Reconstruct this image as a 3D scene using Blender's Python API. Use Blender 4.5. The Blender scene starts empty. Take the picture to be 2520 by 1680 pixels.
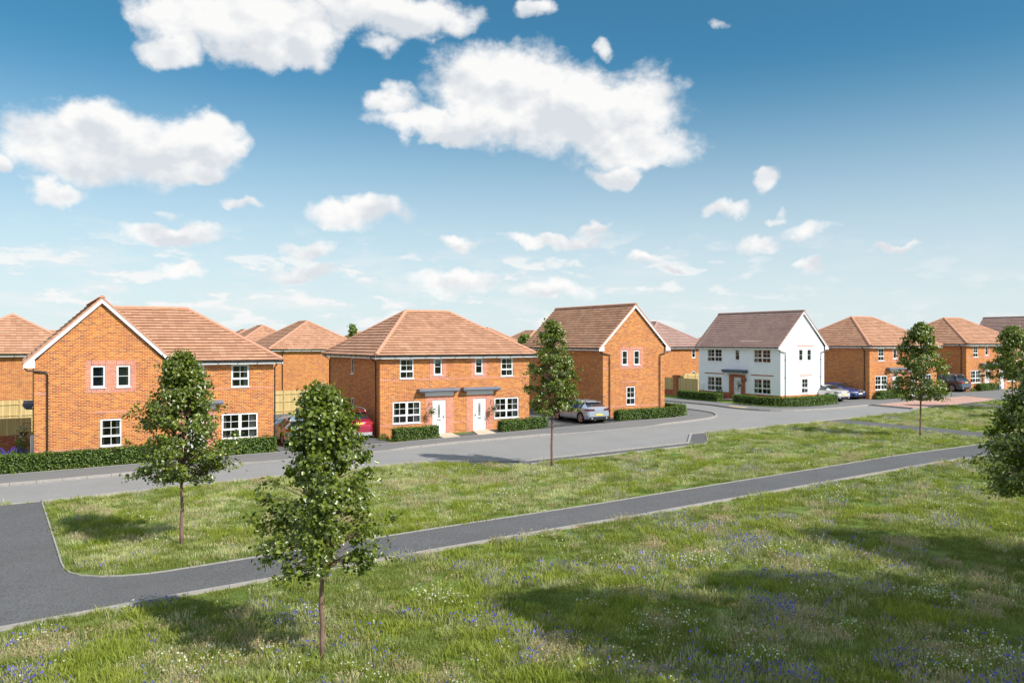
import bpy, bmesh, math, random
import numpy as np
from mathutils import Vector, Matrix, noise as mnoise

random.seed(7)
rng = np.random.default_rng(11)
sc = bpy.context.scene
COL = sc.collection
R = math.radians

# ------------------------------------------------------------------ materials
def newmat(name):
    m = bpy.data.materials.new(name); m.use_nodes = True
    nt = m.node_tree; nt.nodes.clear()
    out = nt.nodes.new('ShaderNodeOutputMaterial')
    return m, nt, out

class NG:
    """tiny node helper"""
    def __init__(s, nt): s.nt = nt; s.n = nt.nodes; s.l = nt.links
    def new(s, t, **kw):
        n = s.n.new(t)
        for k, v in kw.items(): setattr(n, k, v)
        return n
    def put(s, sock, v):
        if isinstance(v, bpy.types.NodeSocket): s.l.new(v, sock)
        elif v is not None:
            if hasattr(sock.default_value, '__len__') and not hasattr(v, '__len__'): v = [v] * len(sock.default_value)
            if hasattr(sock.default_value, '__len__') and len(sock.default_value) == 4 and len(v) == 3: v = (*v, 1)
            sock.default_value = v
    def math(s, op, a, b=None, c=None, clamp=False):
        n = s.new('ShaderNodeMath', operation=op); n.use_clamp = clamp
        for i, v in enumerate((a, b, c)):
            if v is not None: s.put(n.inputs[i], v)
        return n.outputs[0]
    def vec(s, op, a, b=None):
        n = s.new('ShaderNodeVectorMath', operation=op)
        s.put(n.inputs[0], a)
        if b is not None:
            if op == 'SCALE': s.put(n.inputs['Scale'], b)
            else: s.put(n.inputs[1], b)
        return n.outputs['Value'] if op in ('DOT_PRODUCT', 'LENGTH') else n.outputs[0]
    def noise(s, vec, scale, detail=3, rough=.5, lac=2.0, dist=0):
        n = s.new('ShaderNodeTexNoise'); s.put(n.inputs['Vector'], vec)
        n.inputs['Scale'].default_value = scale; n.inputs['Detail'].default_value = detail
        n.inputs['Roughness'].default_value = rough; n.inputs['Lacunarity'].default_value = lac
        n.inputs['Distortion'].default_value = dist
        return n.outputs['Fac']
    def ramp(s, fac, stops, interp='LINEAR'):
        n = s.new('ShaderNodeValToRGB'); s.put(n.inputs[0], fac); e = n.color_ramp
        e.interpolation = interp
        while len(e.elements) < len(stops): e.elements.new(.5)
        for el, (p, c) in zip(e.elements, stops):
            el.position = p; el.color = (*c, 1) if len(c) == 3 else c
        return n.outputs[0]
    def mix(s, fac, a, b, mode='MIX'):
        n = s.new('ShaderNodeMix', data_type='RGBA', blend_type=mode)
        s.put(n.inputs[0], fac); s.put(n.inputs[6], a); s.put(n.inputs[7], b)
        return n.outputs[2]
    def maprange(s, v, a, b, c=0, d=1, smooth=True):
        n = s.new('ShaderNodeMapRange'); n.interpolation_type = 'SMOOTHSTEP' if smooth else 'LINEAR'
        s.put(n.inputs[0], v)
        for i, x in enumerate((a, b, c, d)): s.put(n.inputs[1 + i], x)
        return n.outputs[0]
    def bump(s, h, strength=.3, dist=.01):
        n = s.new('ShaderNodeBump'); n.inputs['Strength'].default_value = strength
        n.inputs['Distance'].default_value = dist; s.put(n.inputs['Height'], h)
        return n.outputs[0]
    def pbsdf(s, out, color, rough=.6, spec=.5, metal=0, normal=None, coat=0, trans=None):
        p = s.new('ShaderNodeBsdfPrincipled')
        s.put(p.inputs['Base Color'], color); s.put(p.inputs['Roughness'], rough)
        p.inputs['Specular IOR Level'].default_value = spec; p.inputs['Metallic'].default_value = metal
        p.inputs['Coat Weight'].default_value = coat
        if normal is not None: s.put(p.inputs['Normal'], normal)
        s.l.new(p.outputs[0], out.inputs[0])
        return p
    def uv(s): return s.new('ShaderNodeTexCoord').outputs['UV']
    def obj(s): return s.new('ShaderNodeTexCoord').outputs['Object']
    def pos(s): return s.new('ShaderNodeNewGeometry').outputs['Position']
    def sep(s, v):
        n = s.new('ShaderNodeSeparateXYZ'); s.put(n.inputs[0], v); return n.outputs
    def island(s): return s.new('ShaderNodeNewGeometry').outputs['Random Per Island']

def plain(name, col, rough=.5, spec=.5, metal=0, coat=0, vary=.06, vscale=3.0):
    m, nt, out = newmat(name); g = NG(nt)
    n = g.noise(g.obj(), vscale, 4, .6)
    f = g.maprange(n, .3, .7, 1 - vary, 1 + vary, False)
    c = g.vec('SCALE', (col[0], col[1], col[2]), f)
    g.pbsdf(out, c, rough, spec, metal, None, coat)
    return m

def brick_mat(name, stops, mortar, soldier=False, msize=.011, gain=1.0):
    m, nt, out = newmat(name); g = NG(nt)
    uv = g.uv()
    if soldier:
        mp = g.new('ShaderNodeMapping'); mp.inputs['Rotation'].default_value[2] = R(90); g.put(mp.inputs[0], uv); uv = mp.outputs[0]
    b = g.new('ShaderNodeTexBrick'); g.put(b.inputs['Vector'], uv)
    b.inputs['Color1'].default_value = (0, 0, 0, 1); b.inputs['Color2'].default_value = (1, 1, 1, 1); b.inputs['Mortar'].default_value = (.5, .5, .5, 1)
    b.inputs['Scale'].default_value = 1; b.inputs['Mortar Size'].default_value = msize * .5; b.inputs['Mortar Smooth'].default_value = .1
    b.inputs['Brick Width'].default_value = .225; b.inputs['Row Height'].default_value = .075
    tone = g.ramp(b.outputs['Color'], stops)
    n1 = g.noise(uv, 14, 3, .6); n2 = g.noise(uv, .55, 3, .6)
    tone = g.mix(1, tone, g.vec('SCALE', (1, 1, 1), g.maprange(n1, .25, .75, .82, 1.18, False)), 'MULTIPLY')
    wash = g.ramp(n2, [(.3, (.88 * gain, .80 * gain, .84 * gain)), (.7, (1.08 * gain, 1.14 * gain, 1.02 * gain))])
    tone = g.mix(1, tone, wash, 'MULTIPLY')
    col = g.mix(b.outputs['Fac'], tone, mortar)
    nrm = g.bump(g.math('SUBTRACT', 1, b.outputs['Fac']), .5, .006)
    g.pbsdf(out, col, .88, .25, 0, nrm)
    return m

BR_ST = [(0, (.26, .075, .045)), (.12, (.38, .088, .028)), (.35, (.49, .125, .026)), (.55, (.53, .175, .036)), (.75, (.60, .225, .048)), (.9, (.44, .12, .038)), (1, (.34, .10, .06))]
M = {}
M['brick'] = brick_mat('orange_brick', BR_ST, (.72, .50, .26), msize=.016)
M['pink'] = brick_mat('pink_brick', [(0, (.50, .19, .14)), (.5, (.66, .25, .16)), (1, (.58, .27, .22))], (.72, .48, .36))
M['soldier'] = brick_mat('soldier_brick', [(0, (.45, .16, .12)), (.5, (.64, .24, .16)), (1, (.56, .25, .21))], (.74, .55, .42), True)
M['redbrick'] = brick_mat('red_brick', [(0, (.26, .06, .035)), (.5, (.45, .11, .05)), (1, (.52, .17, .08))], (.50, .33, .22))

def tile_mat(name, c0, c1, c2):
    m, nt, out = newmat(name); g = NG(nt); uv = g.uv()
    b = g.new('ShaderNodeTexBrick'); g.put(b.inputs['Vector'], uv)
    b.inputs['Color1'].default_value = (0, 0, 0, 1); b.inputs['Color2'].default_value = (1, 1, 1, 1); b.inputs['Mortar'].default_value = (.4, .4, .4, 1)
    b.inputs['Scale'].default_value = 1; b.inputs['Mortar Size'].default_value = .006; b.inputs['Mortar Smooth'].default_value = .3
    b.inputs['Brick Width'].default_value = .33; b.inputs['Row Height'].default_value = .30
    tone = g.ramp(b.outputs['Color'], [(0, c0), (.5, c1), (1, c2)])
    w = g.noise(uv, .5, 4, .6); w2 = g.noise(uv, 30, 2, .5)
    st = g.math('MULTIPLY', g.maprange(w, .3, .7, .88, 1.10, False), g.maprange(w2, .2, .8, .9, 1.1, False))
    tone = g.mix(1, tone, g.vec('SCALE', (1, 1, 1), st), 'MULTIPLY')
    col = g.mix(g.math('MULTIPLY', b.outputs['Fac'], .55), tone, (c0[0] * .45, c0[1] * .45, c0[2] * .45))
    nrm = g.bump(g.math('SUBTRACT', 1, b.outputs['Fac']), .4, .008)
    g.pbsdf(out, col, .8, .3, 0, nrm); return m
M['tile'] = tile_mat('terracotta_tiles', (.43, .23, .140), (.515, .278, .170), (.58, .322, .205))
M['tilebrown'] = tile_mat('brown_tiles', (.36, .225, .19), (.39, .25, .21), (.42, .275, .235))
M['ridge'] = plain('terracotta_ridge', (.56, .29, .19), .8, .3, vary=.08)
M['ridgebrown'] = plain('brown_ridge', (.42, .27, .23), .8, .3, vary=.1)
M['white'] = plain('white_upvc', (.80, .81, .82), .35, .5, vary=.03)
M['render'] = plain('white_render', (.85, .88, .92), .9, .2, vary=.03, vscale=1.5)
M['black'] = plain('black_plastic', (.018, .018, .02), .35, .5, vary=.1)
M['lead'] = plain('grey_canopy', (.20, .21, .25), .55, .5, vary=.12)
M['leadblue'] = plain('slate_blue_canopy', (.09, .12, .17), .55, .5, vary=.12)
M['chrome'] = plain('chrome', (.7, .7, .72), .2, .5, 1, vary=.02)
M['curtain'] = plain('curtain', (.55, .54, .5), .9, .1, vary=.15, vscale=6)
M['blind'] = plain('roller_blind', (.72, .73, .74), .9, .1)
M['slab'] = plain('sandstone_slab', (.58, .50, .38), .9, .2, vary=.1, vscale=2)
M['box'] = plain('grey_box', (.62, .65, .70), .5, .3)

def glass_mat():
    m, nt, out = newmat('window_glass'); g = NG(nt)
    t = g.new('ShaderNodeBsdfTransparent'); t.inputs[0].default_value = (.80, .84, .84, 1)
    gl = g.new('ShaderNodeBsdfGlossy'); gl.inputs['Roughness'].default_value = .02
    gl.inputs['Color'].default_value = (.60, .63, .68, 1)
    n = g.bump(g.noise(g.obj(), 1.2, 2, .5), .06, .05); g.put(gl.inputs['Normal'], n)
    fr = g.new('ShaderNodeFresnel'); fr.inputs[0].default_value = 1.62
    mx = g.new('ShaderNodeMixShader'); f = g.math('ADD', g.math('MULTIPLY', fr.outputs[0], .85), .035, clamp=True)
    g.put(mx.inputs[0], f); nt.links.new(t.outputs[0], mx.inputs[1]); nt.links.new(gl.outputs[0], mx.inputs[2])
    nt.links.new(mx.outputs[0], out.inputs[0]); return m
M['glass'] = glass_mat()
M['slateblind'] = plain('slate_blind', (.055, .066, .085), .8, .2, vary=.15)
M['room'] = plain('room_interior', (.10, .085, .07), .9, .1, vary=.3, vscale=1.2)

def wood_mat():
    m, nt, out = newmat('fence_timber'); g = NG(nt); uv = g.uv()
    x, y, z = g.sep(uv)
    bid = g.math('FLOOR', g.math('DIVIDE', x, .125))
    fr = g.math('FRACT', g.math('DIVIDE', x, .125))
    wn = g.new('ShaderNodeTexWhiteNoise', noise_dimensions='1D'); g.put(wn.inputs['W'], bid)
    c = g.ramp(wn.outputs['Value'], [(0, (.52, .38, .17)), (.5, (.60, .45, .21)), (1, (.66, .51, .26))])
    mp = g.new('ShaderNodeMapping'); mp.inputs['Scale'].default_value = (30, 1.5, 1); g.put(mp.inputs[0], uv)
    gr = g.noise(mp.outputs[0], 1, 3, .6)
    c = g.mix(1, c, g.vec('SCALE', (1, 1, 1), g.maprange(gr, .3, .7, .88, 1.08, False)), 'MULTIPLY')
    edge = g.math('LESS_THAN', fr, .07)
    c = g.mix(edge, c, (.20, .13, .06))
    kn = g.new('ShaderNodeTexVoronoi'); kn.inputs['Scale'].default_value = 2.6; g.put(kn.inputs['Vector'], uv)
    c = g.mix(g.maprange(kn.outputs['Distance'], .02, .07, .6, 0), c, (.22, .12, .05))
    g.pbsdf(out, c, .85, .2); return m
M['wood'] = wood_mat()

def asphalt(name, base, grain=.35, scale=260, patch=.1):
    m, nt, out = newmat(name); g = NG(nt); p = g.pos()
    n1 = g.noise(p, scale * .25, 4, .75); n2 = g.noise(p, .45, 5, .65); n3 = g.noise(p, 24.0, 3, .8)
    v = g.new('ShaderNodeTexVoronoi'); v.inputs['Scale'].default_value = 42; g.put(v.inputs['Vector'], p)
    sp = g.maprange(v.outputs['Distance'], .08, .28, 1.0, 0)
    wn = g.sep(v.outputs['Color'])[0]
    st = g.math('MULTIPLY', sp, g.maprange(wn, .55, .95, 0, grain * 1.7))
    f = g.math('MULTIPLY', g.maprange(n1, .3, .7, 1 - grain, 1 + grain, False), g.maprange(n2, .3, .7, 1 - patch, 1 + patch, False))
    f = g.math('ADD', g.math('MULTIPLY', f, g.maprange(n3, .3, .7, 1 - grain * 1.0, 1 + grain * 1.0, False)), st)
    g.pbsdf(out, g.vec('SCALE', base, f), .9, .25, 0, g.bump(n1, .4, .006)); return m
M['road'] = asphalt('road_asphalt', (.262, .256, .247), .16, patch=.06)
M['path'] = asphalt('path_asphalt', (.118, .117, .118), .50)
M['drive'] = asphalt('drive_asphalt', (.14, .14, .142), .28)
M['pave'] = asphalt('pavement_asphalt', (.19, .187, .184), .12, patch=.06)

def kerb_mat():
    m, nt, out = newmat('kerb_concrete'); g = NG(nt); uv = g.uv(); x = g.sep(uv)[0]
    fr = g.math('FRACT', g.math('DIVIDE', x, .915))
    j = g.math('LESS_THAN', fr, .018)
    n = g.noise(g.pos(), 7, 4, .7); n2 = g.noise(g.pos(), 90, 2, .6)
    c = g.vec('SCALE', (.35, .325, .30), g.math('MULTIPLY', g.maprange(n, .3, .7, .85, 1.12, False), g.maprange(n2, .3, .7, .92, 1.08, False)))
    g.pbsdf(out, g.mix(j, c, (.10, .09, .085)), .9, .2); return m
M['kerb'] = kerb_mat()

def block_mat():
    m, nt, out = newmat('block_paving'); g = NG(nt); p = g.pos()
    b = g.new('ShaderNodeTexBrick'); g.put(b.inputs['Vector'], p); b.inputs['Scale'].default_value = 1
    b.inputs['Color1'].default_value = (.46, .26, .20, 1); b.inputs['Color2'].default_value = (.56, .36, .30, 1); b.inputs['Mortar'].default_value = (.30, .2, .16, 1)
    b.inputs['Brick Width'].default_value = .2; b.inputs['Row Height'].default_value = .1; b.inputs['Mortar Size'].default_value = .004
    n = g.noise(p, .9, 3, .6)
    g.pbsdf(out, g.mix(1, b.outputs['Color'], g.vec('SCALE', (1, 1, 1), g.maprange(n, .3, .7, .9, 1.1, False)), 'MULTIPLY'), .9, .2); return m
M['block'] = block_mat()

def ground_mat():
    m, nt, out = newmat('grass_ground'); g = NG(nt); p = g.pos()
    n1 = g.noise(p, .35, 4, .6); n2 = g.noise(p, 2.2, 4, .65); n3 = g.noise(p, 38, 3, .7)
    c = g.ramp(n1, [(.3, (.11, .17, .04)), (.5, (.15, .215, .05)), (.68, (.23, .26, .09))])
    c = g.mix(g.maprange(n2, .4, .7, 0, .5), c, (.12, .19, .035))
    c = g.mix(1, c, g.vec('SCALE', (1, 1, 1), g.maprange(n3, .25, .75, .55, 1.4, False)), 'MULTIPLY')
    g.pbsdf(out, c, .95, .1, 0, g.bump(n3, .8, .03)); return m
M['ground'] = ground_mat()

def foliage(name, c0, c1, c2, rough=.42, spec=.5, trans=.25, tip=None):
    m, nt, out = newmat(name); g = NG(nt)
    c = g.ramp(g.island(), [(0, c0), (.5, c1), (1, c2)])
    p = g.new('ShaderNodeBsdfPrincipled'); g.put(p.inputs['Base Color'], c)
    p.inputs['Roughness'].default_value = rough; p.inputs['Specular IOR Level'].default_value = spec
    tr = g.new('ShaderNodeBsdfTranslucent'); g.put(tr.inputs[0], g.mix(1, c, (1.5, 1.7, .5), 'MULTIPLY'))
    mx = g.new('ShaderNodeMixShader'); mx.inputs[0].default_value = trans
    nt.links.new(p.outputs[0], mx.inputs[1]); nt.links.new(tr.outputs[0], mx.inputs[2]); nt.links.new(mx.outputs[0], out.inputs[0])
    return m
M['leaf'] = foliage('tree_leaves', (.062, .092, .012), (.13, .17, .019), (.25, .295, .040), .34, .8, .3)
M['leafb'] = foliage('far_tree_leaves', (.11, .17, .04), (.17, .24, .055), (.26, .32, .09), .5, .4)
M['hedge'] = foliage('hedge_leaves', (.06, .115, .017), (.105, .18, .025), (.18, .26, .040), .42, .5)
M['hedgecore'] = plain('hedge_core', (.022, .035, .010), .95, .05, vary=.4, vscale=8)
M['bark'] = plain('bark', (.22, .135, .105), .85, .2, vary=.25, vscale=14)
M['twig'] = plain('hedge_twigs', (.10, .07, .045), .9, .1, vary=.3, vscale=20)

def grassy(name, stops, trans=.3, rough=.55):
    m, nt, out = newmat(name); g = NG(nt)
    oi = g.new('ShaderNodeObjectInfo').outputs['Random']
    f = g.math('ADD', g.math('MULTIPLY', g.island(), .55), g.math('MULTIPLY', oi, .45))
    c = g.ramp(f, stops)
    p = g.new('ShaderNodeBsdfPrincipled'); g.put(p.inputs['Base Color'], c); p.inputs['Roughness'].default_value = rough
    p.inputs['Specular IOR Level'].default_value = .3
    tr = g.new('ShaderNodeBsdfTranslucent'); g.put(tr.inputs[0], c)
    mx = g.new('ShaderNodeMixShader'); mx.inputs[0].default_value = trans
    nt.links.new(p.outputs[0], mx.inputs[1]); nt.links.new(tr.outputs[0], mx.inputs[2]); nt.links.new(mx.outputs[0], out.inputs[0])
    return m
M['g_lawn'] = grassy('lawn_blades', [(0, (.155, .20, .04)), (.5, (.23, .275, .055)), (1, (.36, .375, .115))])
M['g_long'] = grassy('long_green_blades', [(0, (.19, .25, .03)), (.5, (.30, .36, .045)), (1, (.46, .47, .10))])
M['g_pale'] = grassy('pale_blades', [(0, (.28, .31, .10)), (.5, (.42, .43, .18)), (1, (.64, .61, .36))])
M['g_tan'] = grassy('tan_blades', [(0, (.34, .34, .14)), (.5, (.48, .45, .23)), (1, (.66, .57, .37))])
M['g_sun'] = grassy('verge_blades', [(0, (.44, .46, .16)), (.5, (.62, .62, .28)), (1, (.82, .78, .50))])
M['f_white'] = grassy('white_flowers', [(0, (.50, .55, .38)), (1, (.74, .76, .64))])
M['f_blue'] = grassy('blue_flowers', [(0, (.08, .08, .42)), (1, (.16, .15, .62))])
M['f_rust'] = grassy('rust_seedheads', [(0, (.50, .32, .20)), (1, (.62, .42, .28))])
M['f_pink'] = plain('pink_petals', (.75, .45, .60), .7, .2, vary=.2, vscale=30)
M['f_petal'] = plain('white_petals', (.82, .82, .78), .7, .2, vary=.1, vscale=30)
M['f_purple'] = plain('purple_petals', (.13, .06, .46), .7, .2, vary=.3, vscale=30)
M['basketm'] = plain('basket_liner', (.10, .06, .04), .9, .1)

# ------------------------------------------------------------------ helpers
def gz(X): return float(np.interp(X, BX, BZ))
BX = [-40, 0, 17, 33.6, 64, 81, 140]; BZ = [-.5, -.17, -.02, .33, .38, .54, 1.0]

def tag(o, label=None, cat=None, group=None, kind=None):
    if label: o['label'] = label
    if cat: o['category'] = cat
    if group: o['group'] = group
    if kind: o['kind'] = kind
    return o
def thing(name, label, cat, loc, rz=0, group=None):
    o = bpy.data.objects.new(name, None); o.empty_display_size = .3; COL.objects.link(o)
    o.location = loc; o.rotation_euler = (0, 0, rz)
    return tag(o, label, cat, group)

class MB:
    def __init__(s): s.v = []; s.f = []; s.uv = []; s.mi = []
    def face(s, pts, uvs=None, mi=0):
        i = len(s.v); s.v += [tuple(p) for p in pts]; s.f.append(tuple(range(i, i + len(pts))))
        s.uv += uvs if uvs else [(p[0] + p[1], p[2]) for p in pts]; s.mi.append(mi)
    def box(s, a, b, mi=0):
        x0, y0, z0 = a; x1, y1, z1 = b
        P = lambda x, y, z: (x, y, z)
        s.face([P(x0, y0, z0), P(x1, y0, z0), P(x1, y0, z1), P(x0, y0, z1)], None, mi)
        s.face([P(x1, y1, z0), P(x0, y1, z0), P(x0, y1, z1), P(x1, y1, z1)], None, mi)
        s.face([P(x0, y1, z0), P(x0, y0, z0), P(x0, y0, z1), P(x0, y1, z1)], None, mi)
        s.face([P(x1, y0, z0), P(x1, y1, z0), P(x1, y1, z1), P(x1, y0, z1)], None, mi)
        s.face([P(x0, y0, z1), P(x1, y0, z1), P(x1, y1, z1), P(x0, y1, z1)], [(x0, y0), (x1, y0), (x1, y1), (x0, y1)], mi)
        s.face([P(x0, y1, z0), P(x1, y1, z0), P(x1, y0, z0), P(x0, y0, z0)], [(x0, y0), (x1, y0), (x1, y1), (x0, y1)], mi)
    def tube(s, pts, r, n=8, mi=0, r2=None, cap=True):
        pts = [Vector(p) for p in pts]; m = len(pts); rings = []
        for k, p in enumerate(pts):
            d = (pts[min(k + 1, m - 1)] - pts[max(k - 1, 0)]).normalized()
            a = d.orthogonal().normalized() if abs(d.z) < .99 else Vector((1, 0, 0))
            if k and abs(a.dot(pa)) < .999:
                a = (pa - d * pa.dot(d)).normalized()
            pa = a; b = d.cross(a).normalized()
            rr = r if r2 is None else r + (r2 - r) * k / (m - 1)
            if callable(r): rr = r(k / (m - 1))
            rings.append([p + a * math.cos(2 * math.pi * j / n) * rr + b * math.sin(2 * math.pi * j / n) * rr for j in range(n)])
        i0 = len(s.v)
        for rg in rings: s.v += [tuple(q) for q in rg]
        for k in range(m - 1):
            for j in range(n):
                a_, b_ = i0 + k * n + j, i0 + k * n + (j + 1) % n
                s.f.append((a_, b_, b_ + n, a_ + n)); s.uv += [(j / n, k), ((j + 1) / n, k), ((j + 1) / n, k + 1), (j / n, k + 1)]; s.mi.append(mi)
        if cap:
            s.f.append(tuple(i0 + j for j in range(n))[::-1]); s.uv += [(0, 0)] * n; s.mi.append(mi)
            s.f.append(tuple(i0 + (m - 1) * n + j for j in range(n))); s.uv += [(0, 0)] * n; s.mi.append(mi)
    def build(s, name, mats, parent=None, smooth=False, loc=None):
        me = bpy.data.meshes.new(name); me.from_pydata(s.v, [], s.f)
        ul = me.uv_layers.new(name='UVMap')
        ul.data.foreach_set('uv', np.array(s.uv, dtype=np.float32).ravel())
        if not isinstance(mats, (list, tuple)): mats = [mats]
        for mt in mats: me.materials.append(mt)
        if len(mats) > 1: me.polygons.foreach_set('material_index', s.mi)
        if smooth: me.polygons.foreach_set('use_smooth', [True] * len(me.polygons))
        me.update()
        o = bpy.data.objects.new(name, me); COL.objects.link(o)
        if parent is not None: o.parent = parent
        if loc is not None: o.location = loc
        return o

class FR:
    """a wall's frame: u along it, o outwards, z up"""
    def __init__(s, O, d, n): s.O = O; s.d = d; s.n = n; s.k = 1 if d[1] * n[0] - d[0] * n[1] > 0 else -1
    def q(s, P): return P[::s.k]
    def p(s, u, o, z): return (s.O[0] + s.d[0] * u + s.n[0] * o, s.O[1] + s.d[1] * u + s.n[1] * o, z)
    def box(s, mb, u0, u1, o0, o1, z0, z1, mi=0):
        c = [s.p(u, o, z) for z in (z0, z1) for (u, o) in ((u0, o0), (u1, o0), (u1, o1), (u0, o1))]
        for q, fl in (((0, 1, 5, 4), 0), ((2, 3, 7, 6), 0), ((3, 0, 4, 7), 1), ((1, 2, 6, 5), 1)):
            us = {0: (u0, z0), 1: (u1, z0), 4: (u0, z1), 5: (u1, z1), 2: (u1, z0), 3: (u0, z0), 6: (u1, z1), 7: (u0, z1)} if not fl else \
                 {3: (o1, z0), 0: (o0, z0), 4: (o0, z1), 7: (o1, z1), 1: (o0, z0), 2: (o1, z0), 6: (o1, z1), 5: (o0, z1)}
            mb.face([c[i] for i in q], [us[i] for i in q], mi)
        mb.face([c[i] for i in (4, 5, 6, 7)], [(u0, o0), (u1, o0), (u1, o1), (u0, o1)], mi)
        mb.face([c[i] for i in (3, 2, 1, 0)], [(u0, o1), (u1, o1), (u1, o0), (u0, o0)], mi)
    def wall(s, mb, u0, u1, z0, z1, holes=(), o=0, reveal=.11, mi=0, edge=0):
        us = sorted({u0, u1, *[h[0] for h in holes], *[h[1] for h in holes]}); zs = sorted({z0, z1, *[h[2] for h in holes], *[h[3] for h in holes]})
        us = [u for u in us if u0 <= u <= u1]; zs = [z for z in zs if z0 <= z <= z1]
        for a, b in zip(us, us[1:]):
            for c, d in zip(zs, zs[1:]):
                mu, mz = (a + b) / 2, (c + d) / 2
                if any(h[0] < mu < h[1] and h[2] < mz < h[3] for h in holes): continue
                mb.face(s.q([s.p(a, o, c), s.p(b, o, c), s.p(b, o, d), s.p(a, o, d)]), s.q([(a, c), (b, c), (b, d), (a, d)]), mi)
        if reveal:
            for a, b, c, d in [h[:4] for h in holes]:
                i = o - reveal
                mb.face([s.p(a, o, c), s.p(a, i, c), s.p(a, i, d), s.p(a, o, d)], [(a, c), (a + reveal, c), (a + reveal, d), (a, d)], mi)
                mb.face([s.p(b, i, c), s.p(b, o, c), s.p(b, o, d), s.p(b, i, d)], [(b, c), (b + reveal, c), (b + reveal, d), (b, d)], mi)
                mb.face([s.p(a, i, d), s.p(b, i, d), s.p(b, o, d), s.p(a, o, d)], [(a, d), (b, d), (b, d + reveal), (a, d + reveal)], mi)
                mb.face([s.p(a, o, c), s.p(b, o, c), s.p(b, i, c), s.p(a, i, c)], [(a, c), (b, c), (b, c + reveal), (a, c + reveal)], mi)
        if edge:
            for a, b, c, d in ((u0, u1, z0, z0), (u0, u1, z1, z1), (u0, u0, z0, z1), (u1, u1, z0, z1)):
                mb.face([s.p(a, o, c), s.p(b, o, d), s.p(b, o - edge, d), s.p(a, o - edge, c)], [(a, c), (b, d), (b, d + edge), (a, c + edge)], mi)

# ------------------------------------------------------------------ house pieces
def window(par, fr, u0, u1, z0, z1, kind='single', sill=True, curtains=True):
    w = MB(); g = MB(); i0, i1 = -.10, -.03        # frame depth range
    ft = .055
    B = lambda a, b, c, d, o0=i0, o1=i1: fr.box(w, a, b, o0, o1, c, d)
    B(u0, u0 + ft, z0, z1); B(u1 - ft, u1, z0, z1); B(u0 + ft, u1 - ft, z1 - ft, z1); B(u0 + ft, u1 - ft, z0, z0 + ft)
    a, b = u0 + ft, u1 - ft; c, d = z0 + ft, z1 - ft
    mt = .024
    leaves = []
    if kind == 'double':
        m = (a + b) / 2; B(m - .045, m + .045, c, d); leaves = [(a, m - .045), (m + .045, b)]
    else: leaves = [(a, b)]
    if kind in ('double', 'single'):
        t = c + (d - c) * .34
        for p, q in leaves:
            B(p, q, t - .035, t + .035)
            # opening sash rim on upper light
            for (x0, x1, y0, y1) in ((p, p + .03, t + .035, d), (q - .03, q, t + .035, d), (p + .03, q - .03, d - .03, d), (p + .03, q - .03, t + .035, t + .06)):
                B(x0, x1, y0, y1, i0, i1 + .012)
            mm = (p + q) / 2; B(mm - mt / 2, mm + mt / 2, c, t - .035, i0 + .02, i1 - .02); B(mm - mt / 2, mm + mt / 2, t + .06, d - .03, i0 + .02, i1 - .02)
            h = t + .05 + (d - .03 - t - .05) * .5; B(p + .03, mm - mt / 2, h - mt / 2, h + mt / 2, i0 + .02, i1 - .02); B(mm + mt / 2, q - .03, h - mt / 2, h + mt / 2, i0 + .02, i1 - .02)
    else:
        h = (c + d) / 2; B(a + .028, b - .028, h - mt / 2, h + mt / 2, i0 + .02, i1 - .02)
        for (x0, x1, y0, y1) in ((a, a + .028, c, d), (b - .028, b, c, d), (a + .028, b - .028, d - .028, d), (a + .028, b - .028, c, c + .028)): B(x0, x1, y0, y1, i0, i1 + .012)
    o = w.build('window', M['white'], par)
    g.face(fr.q([fr.p(a, -.068, c), fr.p(b, -.068, c), fr.p(b, -.068, d), fr.p(a, -.068, d)])); g.build('pane', M['glass'], o)
    if sill:
        sm = MB(); fr.box(sm, u0 - .03, u1 + .03, -.10, .05, z0 - .045, z0 - .002); sm.build('sill', M['white'], o)
    if 'blind' in kind:
        bm_ = MB(); fr.box(bm_, a, b, -.16, -.15, z1 - (z1 - z0) * .34, z1); bm_.build('blind', M['blind'], o)
    elif kind == 'narrow':
        bm_ = MB(); fr.box(bm_, a, b, -.22, -.21, z0, z1); bm_.build('blind', M['slateblind'], o)
        bm_ = MB(); fr.box(bm_, b - .09, b - .01, -.17, -.16, z0, z1); bm_.build('curtain', M['curtain'], o)
    elif curtains:
        cw = (u1 - u0) * (.13 if kind == 'double' else .16)
        for (x0, x1) in ((u0 + .02, u0 + .02 + cw), (u1 - .02 - cw * 1.5, u1 - .02)):
            cb = MB(); n = 7; pr = None
            for k in range(n + 1):
                u = x0 + (x1 - x0) * k / n; oo = -.19 + (.02 if k % 2 else -.02)
                if pr: cb.face([fr.p(pr[0], pr[1], z0), fr.p(u, oo, z0), fr.p(u, oo, z1), fr.p(pr[0], pr[1], z1)])
                pr = (u, oo)
            cb.build('curtain', M['curtain'], o)
    # the dark room behind: a shallow open box
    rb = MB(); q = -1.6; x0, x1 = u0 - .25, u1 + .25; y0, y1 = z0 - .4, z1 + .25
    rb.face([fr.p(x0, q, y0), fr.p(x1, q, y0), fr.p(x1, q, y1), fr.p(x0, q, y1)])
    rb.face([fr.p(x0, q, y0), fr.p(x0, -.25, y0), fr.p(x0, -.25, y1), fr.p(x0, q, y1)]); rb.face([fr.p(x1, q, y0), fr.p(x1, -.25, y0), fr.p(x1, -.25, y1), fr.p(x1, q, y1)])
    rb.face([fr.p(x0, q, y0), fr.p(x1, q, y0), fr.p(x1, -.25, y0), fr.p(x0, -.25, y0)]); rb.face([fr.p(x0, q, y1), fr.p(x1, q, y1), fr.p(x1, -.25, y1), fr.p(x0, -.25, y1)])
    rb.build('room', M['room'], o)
    return o

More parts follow.
